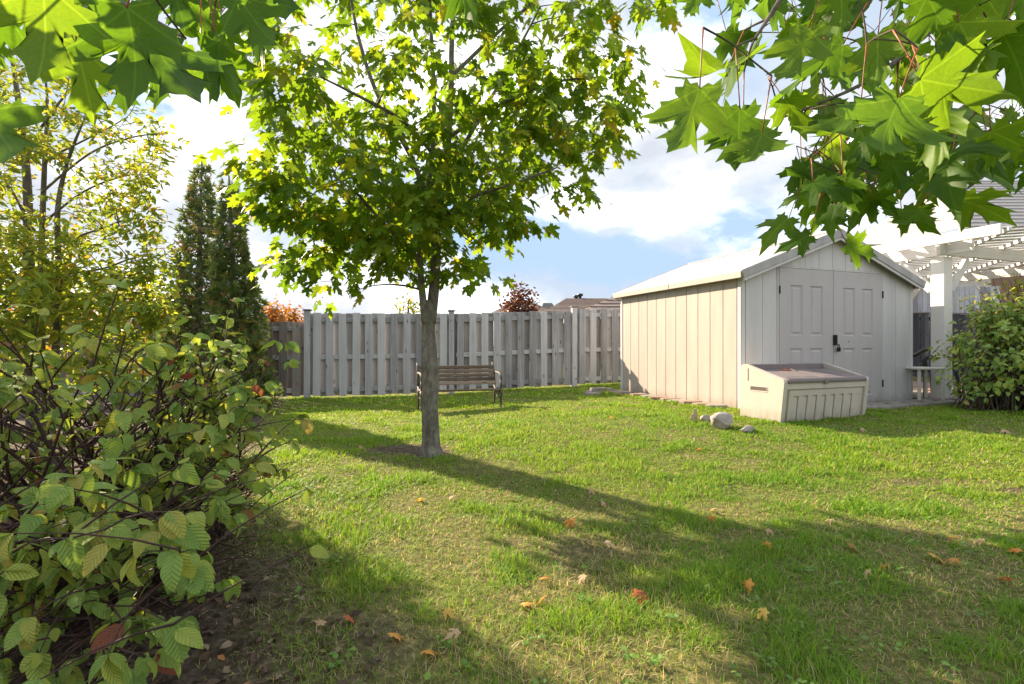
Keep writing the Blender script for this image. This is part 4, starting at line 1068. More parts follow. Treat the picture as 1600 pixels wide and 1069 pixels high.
# ------------------------------------------------------------------ cedars
def cedar(base, tip, rbase, label, seed, n):
    rg = random.Random(seed); Ht = (tip - base).length
    root = thing('cedar_tree', tuple(base), label, 'tree', 'pair of cedars by the fence')
    mb = MB(); mb.tube([base - ZV * .05, base.lerp(tip, .5), base.lerp(tip, .97)], [.09, .05, .01], 8); mb.build('trunk', M['bark2'], root)
    lv = Leaves([leaf_mesh_spray(i) for i in range(6)], M['cedar'], 'spray')
    mb = MB()
    for i in range(n):
        f = 1 - math.sqrt(1 - rg.random() * .995); an = rg.uniform(0, 6.283)
        prof_ = (1 - f) ** .85 * (1 - .35 * max(0, .12 - f) / .12)
        lump = 1 + .22 * math.sin(an * 3 + f * 17 + seed) + .14 * math.sin(an * 7 - f * 31)
        rr_ = rbase * prof_ * lump * (rg.random() ** .35) + .015
        c = base.lerp(tip, f); out = Vector((math.cos(an), math.sin(an), 0))
        p = c + out * rr_ + ZV * rg.uniform(-.05, .05)
        tipd = out * rg.uniform(.2, .8) + ZV * rg.uniform(.2, 1.0) + Vector((rg.gauss(0, .25), rg.gauss(0, .25), rg.gauss(0, .2)))
        lv.add(p, tipd, Vector((rg.gauss(0, 1), rg.gauss(0, 1), rg.gauss(0, .4))) , rg.uniform(.07, .14), rg)
        if i % 14 == 0: mb.tube([c, c.lerp(p, .6) - ZV * .03, p], [.012, .008, .003], 4, False)
    o = mb.build('branches', M['bark2'], root); o['kind'] = 'stuff'
    lv.emit(root, 0, seed)
cb = at(306, 540, 8.5); cb.z = 0; cedar(cb, at(316, 232, 8.5), .62, 'taller left cedar with pointed top behind the yellowing tree', 4, 4600)
cb = at(374, 540, 7.6); cb.z = 0; cedar(cb, at(357, 258, 7.6), .47, 'narrower right cedar nearest to the low fence section', 5, 4000)

# ------------------------------------------------------------------ dogwood shrub
rg = random.Random(44)
DC = Vector((-1.85, 2.25, 0)); dog = thing('dogwood_shrub', tuple(DC), 'large drooping dogwood shrub with pale green veined leaves in the near corner', 'shrub')
lv = Leaves([leaf_mesh_ovate(i, 7, 2, .54 + .035 * (i % 5), .35 + .1 * (i % 7), .08 + .05 * (i % 4)) for i in range(18)], M['dogwood'])
main = MB(); thin = MB(); n_st = 0
def in_view(p): return p.y > .6 and abs(p.x) < p.y * 1.25
stems = []
def dog_leaf(p, d_, s=1.0):
    tip = d_ * rg.uniform(.3, .9) + Vector((rg.gauss(0, .5), rg.gauss(0, .5), -rg.uniform(.1, 1.1)))
    up = Vector((rg.gauss(0, .45), rg.gauss(0, .45) - .25, 1))
    lv.add(p, tip, up, rg.uniform(.035, .085) * s * (1.05 if p.y < 1.75 else 1), rg)
EXT = [(rg.uniform(-60, 295), rg.uniform(800, 1060), rg.uniform(1.2, 1.65)) for _ in range(46)] + [(rg.uniform(310, 415), rg.uniform(560, 810), rg.uniform(2.0, 2.9)) for _ in range(30)]
for i in range(105 + len(EXT)):
    an = rg.uniform(0, 6.283); b_ = DC + Vector((min(.3, rg.gauss(0, .25)), max(-.6, min(.6, rg.gauss(0, .32))), -.03))
    u = rg.random(); el = rg.uniform(.12, 1.25)
    tgt = DC + Vector((.95 * math.cos(an) * math.cos(el) ** .6, 1.15 * math.sin(an) * math.cos(el) ** .6, .08 + 1.03 * math.sin(el))) * rg.uniform(.85, 1.04)
    tgt.x = min(tgt.x, -.56 * tgt.y - rg.random() * .12)
    if tgt.y < 1.0: continue
    kz = min(1.0, .45 + (-tgt.x / tgt.y - .45) / .35); tgt.z = min(tgt.z, .25 + .93 * kz * rg.uniform(.85, 1.0))
    if i >= 105:
        tgt = at(*EXT[i - 105]); tgt.z = max(tgt.z, .06)
        if tgt.y > 2 and tgt.z > 1.25 - .35 * (tgt.x / tgt.y + .6) / .15: tgt.z -= .15
    c = b_.lerp(tgt, .45) + Vector((0, 0, rg.uniform(.1, .42) * (.5 if i >= 105 else 1))) + Vector((rg.gauss(0, .08), rg.gauss(0, .08), 0))
    line = bez(b_, c, tgt, 9); line = [p + Vector((rg.gauss(0, .012), rg.gauss(0, .012), rg.gauss(0, .008))) for p in line]
    r0 = rg.uniform(.006, .012); rs = [r0 * (1 - .75 * k / 8) for k in range(9)]
    stems.append((line, rs))
    d_ = (line[-1] - line[-2]).normalized()
    for _ in range(rg.randint(5, 8)): dog_leaf(line[-1] + Vector((rg.gauss(0, .02), rg.gauss(0, .02), 0)), d_ + Vector((rg.gauss(0, .7), rg.gauss(0, .7), .1)))
    for k in range(3, 9):
        for sgn in (1, -1):
            if rg.random() < .5:
                p = line[k]; t_ = (line[k] - line[k - 1]).normalized(); sd_ = Vector((-t_.y, t_.x, rg.uniform(-.2, .6))) * sgn
                sd_ = (sd_ + t_ * .7 + Vector((rg.gauss(0, .3), rg.gauss(0, .3), rg.uniform(0, .5)))).normalized()
                L_ = rg.uniform(.1, .34); q = p + sd_ * L_ + ZV * .02
                thin.tube(bez(p, p.lerp(q, .5) + ZV * .03, q, 4), [.0035, .003, .0022, .0015], 4, False)
                if q.z > .25 + rg.random() * .35 or rg.random() < .22:
                    for _ in range(rg.randint(2, 5)): dog_leaf(q, sd_ + Vector((rg.gauss(0, .6), rg.gauss(0, .6), 0)), .95)
                if rg.random() < .3 and p.z > .3: dog_leaf(p.lerp(q, .5), sd_, .9)
for line, rs in stems:
    mb = MB(); mb.tube(line, rs, 6); mb.build('stem', M['stem'], dog)
# bare low twigs fanning to the right over the soil
for i in range(60):
    b_ = DC + Vector((rg.uniform(-.2, .45), rg.uniform(-.6, .5), .02)); e = b_ + Vector((rg.uniform(.35, .95), rg.uniform(-.25, .5), rg.uniform(.08, .55)))
    e.x = min(e.x, -.50 * e.y); thin.tube(bez(b_, b_.lerp(e, .5) + ZV * rg.uniform(.0, .15), e, 6), [.005, .0045, .004, .003, .0025, .0015], 4, False)
    if rg.random() < .12: dog_leaf(e, (e - b_).normalized(), .8)
o = thin.build('twigs', M['stem'], dog); o['kind'] = 'stuff'
lv.emit(dog, 300, 3)

# ------------------------------------------------------------------ right shrub and vine
def bush(name, label, center, rad, n_stem, n_leaf, mat, seed, size, width=.6, cat='shrub', nobj=300, zmin=.1):
    rg = random.Random(seed); root = thing(name, (center[0], center[1], gz(center[0], center[1])), label, cat)
    C = Vector(center); stem_nodes = []; lv = Leaves([leaf_mesh_ovate(i + 20, 4, 1, width, .45, .2) for i in range(6)], mat); thin = MB(); k_ = 0
    for i in range(n_stem):
        an = rg.uniform(0, 6.283); el = rg.uniform(-.25, 1.5); f = rg.uniform(.75, 1.05) * (1 + .12 * math.sin(3 * an + 5 * el + seed))
        tgt = C + Vector((rad[0] * math.cos(an) * math.cos(el), rad[1] * math.sin(an) * math.cos(el), rad[2] * math.sin(el))) * f
        tgt.z = max(tgt.z, gz(tgt.x, tgt.y) + zmin)
        b_ = Vector((C.x + rg.gauss(0, rad[0] * .3), C.y + rg.gauss(0, rad[1] * .3), gz(C.x, C.y) - .02))
        line = bez(b_, b_.lerp(tgt, .4) + ZV * rg.uniform(.1, .5), tgt, 6)
        if i < 60:
            mb = MB(); mb.tube(line, [.012, .010, .008, .006, .004, .002], 6); mb.build('stem', M['twig'], root)
        else: thin.tube(line, [.008, .007, .006, .005, .003, .002], 4, False)
        for _ in range(n_leaf):
            f_ = rg.uniform(.45, 1.03); p = line[2].lerp(line[5], f_) if f_ < .5 else line[3].lerp(line[5], rg.uniform(.1, 1.05))
            p = p + Vector((rg.gauss(0, .07), rg.gauss(0, .07), rg.gauss(0, .06)))
            out = (p - C); out.z *= .4; out = out.normalized()
            lv.add(p, out * .6 + Vector((rg.gauss(0, .5), rg.gauss(0, .5), -rg.uniform(0, .9))), Vector((out.x * .5 + rg.gauss(0, .35), out.y * .5 + rg.gauss(0, .35), 1)), rg.uniform(.75, 1.2) * size, rg)
    if thin.v: o = thin.build('twigs', M['twig'], root); o['kind'] = 'stuff'
    lv.emit(root, nobj, seed)
    return root
bc = at(1592, 540, 6.75)
bush('viburnum_shrub', 'dense rounded green shrub in front of the pergola post', (bc.x, bc.y, .62), (1.02, .8, 1.08), 200, 15, M['shrub'], 51, .082)
bush('climbing_vine', 'yellow-green vine with orange leaves climbing above the dense green shrub', (7.6, 7.6, 1.35), (.95, .4, .75), 90, 10, M['vine'], 52, .07, .7, 'vine', 200, .5)

# ------------------------------------------------------------------ far trees over the fence
def far_tree(name, label, px, py_top, py_base, wpx, Y, mat, seed, n, size, dens=1.0):
    rg = random.Random(seed); c0 = at(px, 540, Y); c0.z = 0
    root = thing(name, tuple(c0), label, 'tree', 'trees beyond the fence')
    top = at(px, py_top, Y); low = at(px, py_base, Y); rr_ = wpx / 2 / F * Y; nodes = []
    mb = MB(); mb.tube([c0, c0.lerp(top, .5), c0.lerp(top, .95)], [.10, .06, .015], 7); mb.build('trunk', M['bark2'], root)
    lv = Leaves([leaf_mesh_ovate(i + 40, 2, 1, .75, .3, .2) for i in range(4)], mat); tw_ = MB()
    hh = (top.z - low.z)
    for i in range(n):
        f = rg.random(); an = rg.uniform(0, 6.283); w_ = rr_ * (math.sin(math.pi * (.12 + .80 * f)) ** .7) * rg.random() ** .4 * (1 + .3 * math.sin(an * 3 + f * 9 + seed))
        if f > .62 and rg.random() > dens: continue
        p = Vector((c0.x + w_ * math.cos(an), c0.y + w_ * math.sin(an), low.z + f * hh))
        if i % 5 == 0: tw_.tube([Vector((c0.x, c0.y, p.z - .3 * hh * .5)), p], [.015, .004], 4, False)
        for _ in range(4):
            lv.add(p + Vector((rg.gauss(0, size), rg.gauss(0, size), rg.gauss(0, size))), Vector((rg.gauss(0, 1), rg.gauss(0, 1), rg.gauss(-.2, .6))), Vector((rg.gauss(0, .6), rg.gauss(0, .6), 1)), size * rg.uniform(.7, 1.3), rg)
    o = tw_.build('branches', M['bark2'], root); o['kind'] = 'stuff'
    lv.emit(root, 0, seed)
far_tree('maroon_tree', 'small maroon leaved tree just over the fence in front of a brown roof', 812, 446, 500, 52, 14.5, M['maroon'], 61, 420, .11, .25)
far_tree('young_tree', 'sparse tip of a young tree over the fence left of the maple trunk', 638, 462, 500, 34, 13.0, M['cherry'], 62, 60, .10, .8)
for i, (px, top_, w_, Y, lab) in enumerate(((425, 482, 40, 22, 'orange autumn tree nearest the tall left fence post'), (455, 487, 44, 24, 'orange autumn tree over the low fence beside the cedar'), (250, 472, 52, 16, 'bright orange autumn tree glimpsed left of the tall cedar'), (215, 462, 60, 20, 'orange autumn tree behind the yellowing tree crown'), (120, 470, 90, 24, 'broad orange tree far behind the yellowing tree trunks'), (30, 465, 90, 22, 'leftmost orange tree behind the yellowing tree'))):
    far_tree('autumn_tree', lab, px, top_, 545, w_, Y, M['orange'], 70 + i, 300, .2)

# ------------------------------------------------------------------ overhanging maple branches near the camera
VN = [leaf_mesh_maple(i + 100, True, .12 + .04 * (i % 7)) for i in range(16)]
def overhang(name, label, heroes, fill, limb_pts, seed, loc):
    rg = random.Random(seed)
    root = thing(name, loc, label, 'branch', 'maple branches overhanging the view')
    nodes = []
    for pts, rad in limb_pts: limb(pts, rad, 'limb', 8, nodes, 'bark2', root)
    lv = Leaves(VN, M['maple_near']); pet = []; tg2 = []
    def put(bx, by, tx, ty, size, tilt, roll):
        lpx = math.hypot(tx - bx, ty - by); Y = size * F / lpx
        a = at(bx, by, Y * (1 + .0)); b_ = at(tx, ty, Y + tilt * size)
        view = (Vector((0, 0, H)) - a).normalized()
        side = (b_ - a).cross(view).normalized()
        up = -(view + side * roll); up = up if up.z > 0 else -up
        # upper face of the leaf is turned to the sky, we look at the underside
        lv.add(a, b_ - a, up, (b_ - a).length / 1.05, rg); return a, (b_ - a).normalized()
    for h in heroes:
        bx, by, tx, ty = h[:4]; size = h[4] if len(h) > 4 else .155
        bx, by = tx + (bx - tx) * (.8 if seed == 82 else .86), ty + (by - ty) * (.8 if seed == 82 else .86)
        a, d_ = put(bx, by, tx, ty, size, h[5] if len(h) > 5 else rg.uniform(-.3, .3), h[6] if len(h) > 6 else rg.uniform(-.35, .35))
        e = a - d_ * .03 + Vector((rg.uniform(-.02, .04), rg.uniform(-.02, .03), rg.uniform(.07, .12))); pet.append((a, e)); tg2.append(e)
    for (x0, y0, x1, y1, n, s0, s1, poly) in fill:
        k = 0; tries = 0
        while k < n and tries < 20000:
            tries += 1
            bx, by = rg.uniform(x0, x1), rg.uniform(y0, y1)
            if poly:
                inside = False; j = len(poly) - 1
                for i in range(len(poly)):
                    if (poly[i][1] > by) != (poly[j][1] > by) and bx < (poly[j][0] - poly[i][0]) * (by - poly[i][1]) / (poly[j][1] - poly[i][1]) + poly[i][0]: inside = not inside
                    j = i
                if not inside: continue
            L = rg.uniform(s0, s1); an = rg.uniform(.15, 2.9)
            a, d_ = put(bx, by, bx + L * math.cos(an), by + L * math.sin(an), rg.uniform(.09, .135), rg.uniform(-1.3, .9), rg.uniform(-1.0, 1.0))
            e = a - d_ * .03 + Vector((rg.uniform(-.03, .03), rg.uniform(-.03, .03), rg.uniform(.03, .09))); pet.append((a, e)); tg2.append(e); k += 1
    tw = grow(nodes, tg2, rg, .006, .08, .3)
    mb = MB()
    for line, rs in tw: mb.tube(line, rs, 5, False)
    o = mb.build('twigs', M['twig'], root); o['kind'] = 'stuff'
    for a, e in pet:
        mb = MB(); mb.tube(bez(a, a.lerp(e, .5) + Vector((0, 0, .008)), e, 4), [.0014, .0013, .0014, .002], 5); mb.build('petiole', M['petiole'], root)
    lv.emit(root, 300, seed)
heroR = [(1100, 118, 1052, 262, .16, -.1, .15), (1157, 152, 1150, 275, .15, 0, -.1), (1270, 28, 1222, 142, .15, .1, .3), (1372, 36, 1372, 152, .15, .1, .2), (1414, 132, 1352, 275, .17, -.2, -.2), (1418, 120, 1560, 150, .16, .1, -.15),
         (1440, -20, 1500, 90, .15, .1, -.2), (1352, 150, 1300, 262, .15, -.2, .4), (1330, 60, 1240, 130, .15, .3, .3), (1490, 20, 1545, 125, .14, .1, -.1), (1560, 40, 1620, 150, .15, 0, .3), (1130, 40, 1165, 110, .13, .2, -.4), (1170, 170, 1110, 240, .12, .4, .4),
         (1195, 195, 1165, 285, .11, -.3, .2), (1535, 200, 1625, 240, .14, 0, .2), (1452, 150, 1470, 268, .14, .2, .5), (1100, -30, 1075, 40, .13, .2, .2), (1215, -40, 1180, 45, .14, .1, -.3), (1310, -50, 1320, 60, .15, .2, .3), (1500, -60, 1570, 30, .15, .1, .2), (1590, -40, 1610, 60, .15, .2, -.2),
         (1240, 335, 1187, 375, .12, -.2, .6), (1275, 365, 1212, 388, .11, .2, .6), (1315, 378, 1375, 400, .12, .1, -.5), (1445, 320, 1395, 372, .12, -.2, .3), (1490, 310, 1570, 330, .13, .1, .4), (1255, 245, 1232, 305, .11, .3, .3), (1290, 175, 1262, 225, .10, -.3, .4), (1400, 330, 1462, 348, .12, .1, .4)]
polyR = [(1100, -60), (1660, -60), (1660, 240), (1520, 250), (1440, 240), (1330, 230), (1230, 200), (1140, 110)]
polyR2 = [(1250, 220), (1320, 190), (1560, 200), (1640, 190), (1640, 240), (1520, 265), (1430, 295), (1330, 325), (1255, 315)]
fillR = [(1090, -60, 1660, 240, 105, 34, 64, polyR), (1200, 180, 1660, 370, 85, 34, 58, polyR2)]
limbR = [([at(1900, -700, 2.0), at(1700, -300, 1.9), at(1560, -60, 1.75), at(1440, 60, 1.65), at(1350, 130, 1.6), at(1215, 187, 1.55)], [.03, .022, .014, .009, .006, .003]),
         ([at(1900, -500, 2.6), at(1660, -60, 2.5), at(1520, 150, 2.4), at(1445, 230, 2.3), at(1360, 290, 2.2), at(1250, 330, 2.1)], [.028, .02, .012, .009, .006, .003]),
         ([at(1350, -500, 1.3), at(1300, -200, 1.25), at(1240, -40, 1.2), at(1180, 60, 1.15)], [.016, .011, .007, .003])]
overhang('maple_branch', 'sunlit maple branch hanging in above the shed and pergola', heroR, fillR, limbR, 81, tuple(at(1900, -700, 2.0)))
heroL = [(60, -70, 85, 140, .16, .2, .3), (190, -30, 232, 178, .17, .2, .3), (215, 30, 312, 182, .165, -.1, -.3), (10, -20, -40, 110, .15, .2, .2), (255, -60, 300, 62, .15, .1, .2), (292, 62, 402, 142, .15, .1, .4), (355, -30, 436, 88, .15, .1, -.2), (-60, 150, 66, 274, .16, -.1, .2),
         (115, 40, 142, 192, .15, .3, -.4), (330, 40, 372, 168, .15, .3, .3), (180, 90, 205, 182, .12, .2, .3), (300, -20, 335, 80, .13, .3, -.4), (420, -60, 470, 50, .14, .2, .2), (230, 80, 262, 172, .12, .3, .4), (140, -60, 170, 70, .15, 0, 0), (270, 60, 330, 150, .14, .3, -.2), (395, -40, 380, 60, .13, .4, .3), (700, -55, 752, 38, .13, .1, .3)]
fillL = [(-60, -70, 430, 60, 30, 30, 62, None)]
limbL = [([at(-500, -700, 1.6), at(-250, -350, 1.4), at(0, -120, 1.25), at(150, -40, 1.15), at(300, -20, 1.15), at(420, -40, 1.2)], [.03, .022, .014, .009, .006, .003]),
         ([at(0, -120, 1.25), at(60, -60, 1.1), at(200, 10, 1.05), at(290, 60, 1.05)], [.010, .008, .005, .003]),
         ([at(420, -40, 1.2), at(560, -90, 1.3), at(700, -80, 1.35)], [.005, .004, .002])]
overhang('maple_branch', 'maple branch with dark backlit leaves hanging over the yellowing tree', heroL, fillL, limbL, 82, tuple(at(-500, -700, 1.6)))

# ================================================================== GROUND COVER
rng = np.random.default_rng(9)
XX = []; 
for (y0, y1, dn) in ((1.15, 2.5, 14000), (2.5, 4.0, 10000), (4.0, 6.5, 6000), (6.5, 8.5, 4500), (8.5, 12.6, 3000)):
    xm = y1 * 1.15 + .5; x0, x1 = max(-xm, -6.5), min(xm, 9.0)
    n = int((x1 - x0) * (y1 - y0) * dn); x = rng.uniform(x0, x1, n); y = rng.uniform(y0, y1, n)
    k = np.abs(x) < y * 1.12 + .5; XX.append(np.stack([x[k], y[k]], 1))
XX = np.concatenate(XX); x, y = XX[:, 0], XX[:, 1]
s_, d_ = shed_st(x, y)
bx_, by_ = x - B0.x, y - B0.y; bs, bd_ = bx_ * BU.x + by_ * BU.y, bx_ * BD.x + by_ * BD.y
keep = ~((s_ > -.02) & (s_ < SW + .05) & (d_ > -.04) & (d_ < SD + .05)) & ~((bs > .0) & (bs < BW) & (bd_ > .04) & (bd_ < .6))
keep &= ~((s_ > -.38) & (s_ < -.02) & (d_ > .12) & (d_ < 3.2) & (rng.random(len(x)) < .93))
keep &= ~((s_ > .25) & (s_ < 4.8) & (d_ > -.62) & (d_ <= 0.02) & (rng.random(len(x)) < .94))
keep &= ~((s_ > SW) & (d_ > -.3))
fz = FA.y + (x - FA.x) * FD.y / FD.x
keep &= y < fz + .25
bare = bare_amount(x, y); patch = fbm(x * .9, y * .9, 31); pt2 = fbm(x * 3.1, y * 3.1, 41)
near = ss((4.2 - y) / 2.2)
pt3 = fbm(x * 7, y * 7, 57, 2)
dens = (1 - bare * .97) * np.clip(.6 + 1.1 * (patch - .35) + .9 * (pt2 - .5) + .9 * (pt3 - .5), .12, 1)
dens *= 1 - near * .45 * ss((.62 - pt2) / .3)
keep &= rng.random(len(x)) < dens
x, y, bare, patch, pt2, pt3, near = (a[keep] for a in (x, y, bare, patch, pt2, pt3, near)); n = len(x)
dist = np.hypot(x, y)
ht = rng.uniform(.6, 1.25, n) * (.027 + .026 * ss((pt2 - .45) / .3) + .015 * ss((patch - .5) / .25)) * (1 - .4 * bare)
# rough fringe along the box, rocks, path and fence foot where the mower misses
s_, d_ = shed_st(x, y); bx_, by_ = x - B0.x, y - B0.y; bs, bd_ = bx_ * BU.x + by_ * BU.y, bx_ * BD.x + by_ * BD.y
fr_m = ((bs > -.1) & (bs < BW + .1) & (bd_ > -.12) & (bd_ < .1)) | ((s_ > -.5) & (s_ < -.3) & (d_ > -.3) & (d_ < 3)) | ((s_ > -.5) & (s_ < .1) & (d_ > -1.0) & (d_ < .2))
ht = np.where(fr_m, ht * 1.45, ht)
wd = np.clip(.0013 * dist, .0028, .010) * rng.uniform(.7, 1.3, n)
yaw = rng.uniform(0, 2 * np.pi, n); lean = rng.uniform(.1, 1.1, n) * ht * (1 + .5 * (ht < .05))
lx, ly = np.cos(yaw) * lean, np.sin(yaw) * lean
sx, sy = -np.sin(yaw + rng.normal(0, .5, n)), np.cos(yaw + rng.normal(0, .5, n))
z0 = ground(x, y) + .02 * (fbm(x * 2.2, y * 2.2, 5) - .5) - .006
V = np.zeros((n, 5, 3), np.float32)
for k, (f, wf) in enumerate(((0, 1), (0, -1), (.55, .85), (.55, -.85), (1, 0))):
    V[:, k, 0] = x + lx * f ** 1.8 + sx * wd * .5 * wf; V[:, k, 1] = y + ly * f ** 1.8 + sy * wd * .5 * wf; V[:, k, 2] = z0 + ht * (f - .25 * f * f * (lean / ht))
T = (np.array([(0, 1, 3), (0, 3, 2), (2, 3, 4)])[None] + (np.arange(n) * 5)[:, None, None]).reshape(-1, 3)
g1, g2, g3, g4 = np.array([.095, .235, .018]), np.array([.20, .355, .03]), np.array([.38, .44, .055]), np.array([.52, .43, .24])
ht *= .75 + .8 * ss((pt3 - .45) / .25)
u = np.clip(.2 * patch + .45 * pt2 + .35 * pt3 + (.5 - pt3) * .5 + rng.normal(0, .14, n), 0, 1)[:, None]
col = np.where(u < .5, g2 + (g1 - g2) * np.clip((u - .2) / .3, 0, 1), g1 + (g2 - g1) * np.clip((u - .5) / .4, 0, 1))
yel = np.clip(fbm(x * .55, y * .55, 71) * 1.6 - .45 + .25 * (y > 4), 0, 1)
col = col + (g3 - col) * (np.clip(yel * .38 + rng.normal(0, .18, n), 0, .8))[:, None]
dry = rng.random(n) < (.06 + .38 * near * ss((.58 - pt2) / .22) + .10 * ss((.45 - pt2) / .2) + .4 * bare)
col[dry] = g4 * rng.uniform(.6, 1.1, (dry.sum(), 1))
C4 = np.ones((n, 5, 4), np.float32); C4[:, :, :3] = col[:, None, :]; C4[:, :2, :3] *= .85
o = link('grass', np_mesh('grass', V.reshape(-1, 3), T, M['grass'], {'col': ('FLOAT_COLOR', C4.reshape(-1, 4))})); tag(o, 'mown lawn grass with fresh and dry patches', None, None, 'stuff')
print('blades', n)

# leaf litter in the bed
rg = random.Random(91)
lt = Leaves([leaf_mesh_ovate(i + 60, 3, 1, .6, .5, .35) for i in range(5)] + [leaf_mesh_lance(i + 9, .16) for i in range(4)], M['litter'])
cnt = 0
while cnt < 11000:
    y_ = 1.2 + 5.5 * rg.random() ** 1.7; x_ = rg.uniform(-y_ * 1.15 - .4, -.25 * y_)
    b_ = float(bare_amount(np.array([x_]), np.array([y_]))[0])
    if rg.random() > b_ * 1.0: continue
    cnt += 1
    an = rg.uniform(0, 6.283); lt.add(Vector((x_, y_, gz(x_, y_) + rg.uniform(.0, .022))), Vector((math.cos(an), math.sin(an), rg.uniform(-.25, .3))), Vector((rg.gauss(0, .45), rg.gauss(0, .45), 1)), rg.choice((.015, .02, .03, .045)) * rg.uniform(.7, 1.25), rg)
_before = set(bpy.data.objects)
lt.emit(None, 0, 7, 'leaf_litter')
for o in set(bpy.data.objects) - _before: tag(o, 'brown dead leaves and chips littering the bed under the dogwood', None, None, 'stuff')

# broadleaf weeds in the lawn
rg = random.Random(64); wd_ = Leaves([leaf_mesh_ovate(i + 80, 3, 1, .75, .25, .12) for i in range(5)], M['weed'])
for _ in range(260):
    y_ = 1.3 + 7 * rg.random() ** 1.5; x_ = rg.uniform(-.75, 1.1) * y_
    if bed(x_, y_) > 0 or shed_st(x_, y_)[1] > -.5 and shed_st(x_, y_)[0] > -.6: continue
    a0 = rg.uniform(0, 6.28)
    for q in range(rg.randint(4, 9)):
        an = a0 + q * 2.4; d_ = Vector((math.cos(an), math.sin(an), rg.uniform(.0, .7)))
        wd_.add(Vector((x_ + rg.gauss(0, .02), y_ + rg.gauss(0, .02), gz(x_, y_) + rg.uniform(.012, .035))), d_, Vector((rg.gauss(0, .2), rg.gauss(0, .2), 1)), rg.uniform(.014, .032), rg)
_before = set(bpy.data.objects); wd_.emit(None, 0, 8, 'lawn_weeds')
for o in set(bpy.data.objects) - _before: tag(o, 'small broad leaved weeds scattered through the lawn', None, None, 'stuff')
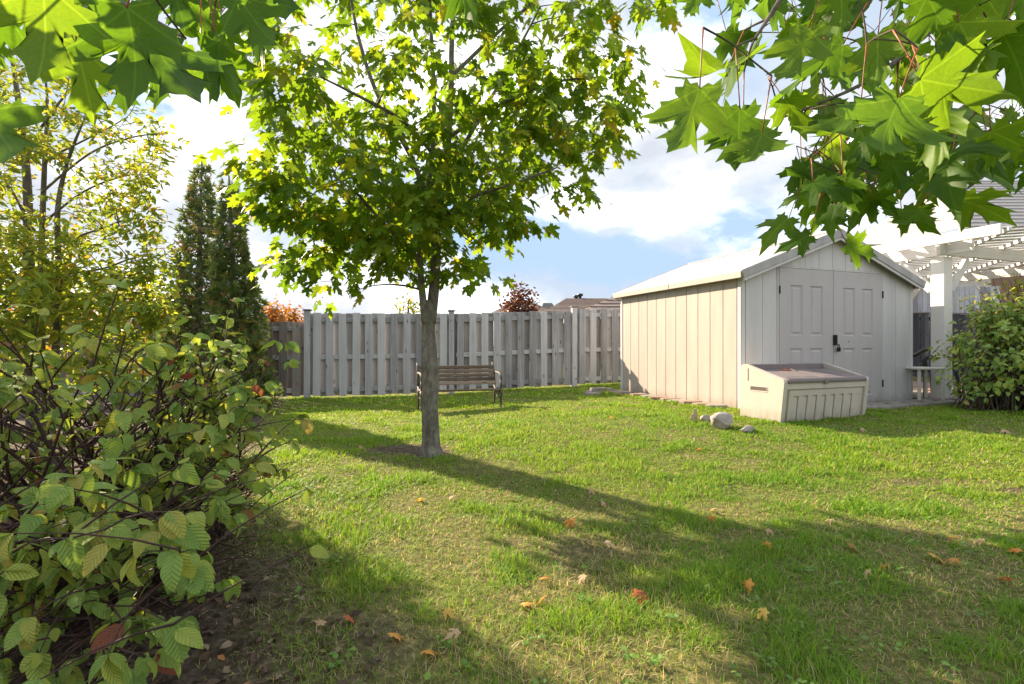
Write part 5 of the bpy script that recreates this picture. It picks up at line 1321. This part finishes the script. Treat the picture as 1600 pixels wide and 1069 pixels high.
# fallen maple leaves, each one an object
FL = [leaf_mesh_maple(i + 200, True, .75) for i in range(6)]
fallen = [(890, 823, 24, 'orange', 'orange leaf in the middle of the lawn, uppermost of the nearby orange ones'),
 (951, 855, 17, 'tan', 'pale tan leaf lying alone right of the middle lawn orange leaf'), (850, 911, 20, 'orange', 'orange leaf with white rim just above a pair of orange leaves'),
 (908, 912, 20, 'tan', 'pale flat leaf right of the white-rimmed orange leaf'), (822, 951, 16, 'orange', 'smaller left leaf of the bright orange pair on the near lawn'),
 (847, 944, 22, 'orange', 'larger right leaf of the bright orange pair on the near lawn'), (1004, 941, 40, 'red', 'big rust red curled leaf on dry grass'),
 (700, 968, 22, 'yellow', 'yellow leaf on thin grass near the bare soil'), (618, 1003, 30, 'orange', 'broad orange leaf close to the bottom soil patch'),
 (666, 1027, 30, 'orange', 'flat orange leaf nearest to the camera'), (712, 999, 15, 'tan', 'small tan leaf beside the nearest orange leaves'),
 (502, 982, 26, 'tan', 'pale beige leaf on bare soil beside the dogwood'), (548, 976, 14, 'red', 'small brown leaf on soil right of the pale beige leaf'),
 (1165, 924, 30, 'orange', 'bright orange crumpled leaf on shaded grass'), (1191, 969, 18, 'yellow', 'small yellow leaf below the bright orange crumpled leaf'),
 (1203, 836, 14, 'tan', 'upper tan leaf of two in the tree shadow'), (1198, 859, 15, 'orange', 'lower orange leaf of two in the tree shadow'),
 (1112, 816, 13, 'orange', 'small orange leaf at the edge of the trunk shadow'), (1113, 802, 8, 'tan', 'tiny tan leaf just behind the small orange one on the shadow edge'),
 (1047, 791, 12, 'tan', 'tiny tan leaf inside the trunk shadow'), (1335, 861, 26, 'tan', 'pale curled leaf on shaded grass left of a yellow pair'),
 (1461, 875, 28, 'yellow', 'yellow leaf of the side by side pair at the right lawn'), (1487, 883, 28, 'tan', 'pinkish tan leaf of the side by side pair at the right lawn'),
 (1584, 866, 26, 'orange', 'orange curled leaf by the far right lawn edge'), (1574, 911, 14, 'red', 'small red-brown leaf below the far right orange leaf'),
 (1353, 903, 9, 'tan', 'tiny leaf upright in shaded grass, left one of two'), (1379, 893, 10, 'yellow', 'tiny yellow leaf upright in shaded grass, right one of two'),
 (1297, 819, 11, 'tan', 'small beige leaf on sunny grass beyond the tree shadow'), (1490, 846, 13, 'orange', 'small orange leaf before the bare soil strip'), (1530, 851, 10, 'tan', 'small beige leaf near the bare soil strip'),
 (925, 773, 11, 'tan', 'small orange-tan leaf in the shadow right of the trunk'), (944, 793, 11, 'tan', 'small pale leaf in the shadow, near the tan one'), (795, 780, 11, 'tan', 'small tan leaf on grass right of the maple trunk'),
 (705, 783, 9, 'tan', 'tiny tan leaf just in front of the maple trunk'), (657, 784, 15, 'yellow', 'buff leaf on bright grass in front of the maple trunk'), (497, 766, 14, 'red', 'brown leaf on grass beside the dogwood twigs'),
 (1092, 705, 8, 'orange', 'tiny orange leaf on sunlit lawn before the storage box'), (1074, 716, 9, 'tan', 'tiny pale leaf on sunlit lawn before the storage box'), (955, 655, 9, 'tan', 'pale leaf on sunlit grass before the stone path'), (1575, 678, 20, 'tan', 'pale leaf in the shaded grass below the dense green shrub'),
 (1348, 675, 10, 'tan', 'light leaf in shade right of the storage box'), (565, 703, 12, 'tan', 'pale leaf on grass left of the soil patch by the trunk'), (524, 708, 11, 'tan', 'leftmost pale leaf on the shaded grass below the low fence')]
rg = random.Random(17); fme = {}
for (px, py, wpx, kind, lab) in fallen:
    c = at_ground(px, py); k = rg.randrange(6); key = (k, kind)
    if key not in fme:
        P, T_, L_ = FL[k]; fme[key] = np_mesh('fallen_leaf', P - np.array([0, .4, 0]), T_, M['fall_' + kind], {'rnd': ('FLOAT', np.zeros(len(P))), 'luv': ('FLOAT_VECTOR', L_)}, True)
    s = max(.045, min(.11, wpx / F * c.y / 1.25))
    o = link('fallen_leaf', fme[key], None, c + ZV * (.022 + s * .16)); o.scale = (s, s, s)
    o.rotation_euler = (rg.uniform(-.5, .5), rg.uniform(-.5, .5), rg.uniform(0, 6.28)); tag(o, lab, 'leaf', 'fallen leaves on the lawn')
# dry bits on the storage box lid
for (s, d_, z, sz, kind, lab) in ((.17, .44, .585, .07, 'tan', 'pale curled leaf on a stick at the lid corner of the storage box'), (.55, .40, .585, .09, 'red', 'brown crumpled leaf clump on the storage box lid, left piece'), (.62, .36, .58, .075, 'tan', 'crumpled pale leaf on the storage box lid, right piece')):
    k = rg.randrange(6); P, T_, L_ = FL[k]
    o = link('dry_leaf', np_mesh('dry_leaf', P - np.array([0, .4, 0]), T_, M['fall_' + kind], {'rnd': ('FLOAT', np.zeros(len(P))), 'luv': ('FLOAT_VECTOR', L_)}, True), None, bp(s, d_, z + .0)); o.scale = (sz,) * 3
    o.rotation_euler = (rg.uniform(.3, .9), rg.uniform(-.5, .5), rg.uniform(0, 6.28)); tag(o, lab, 'leaf', 'dry leaves on the storage box')
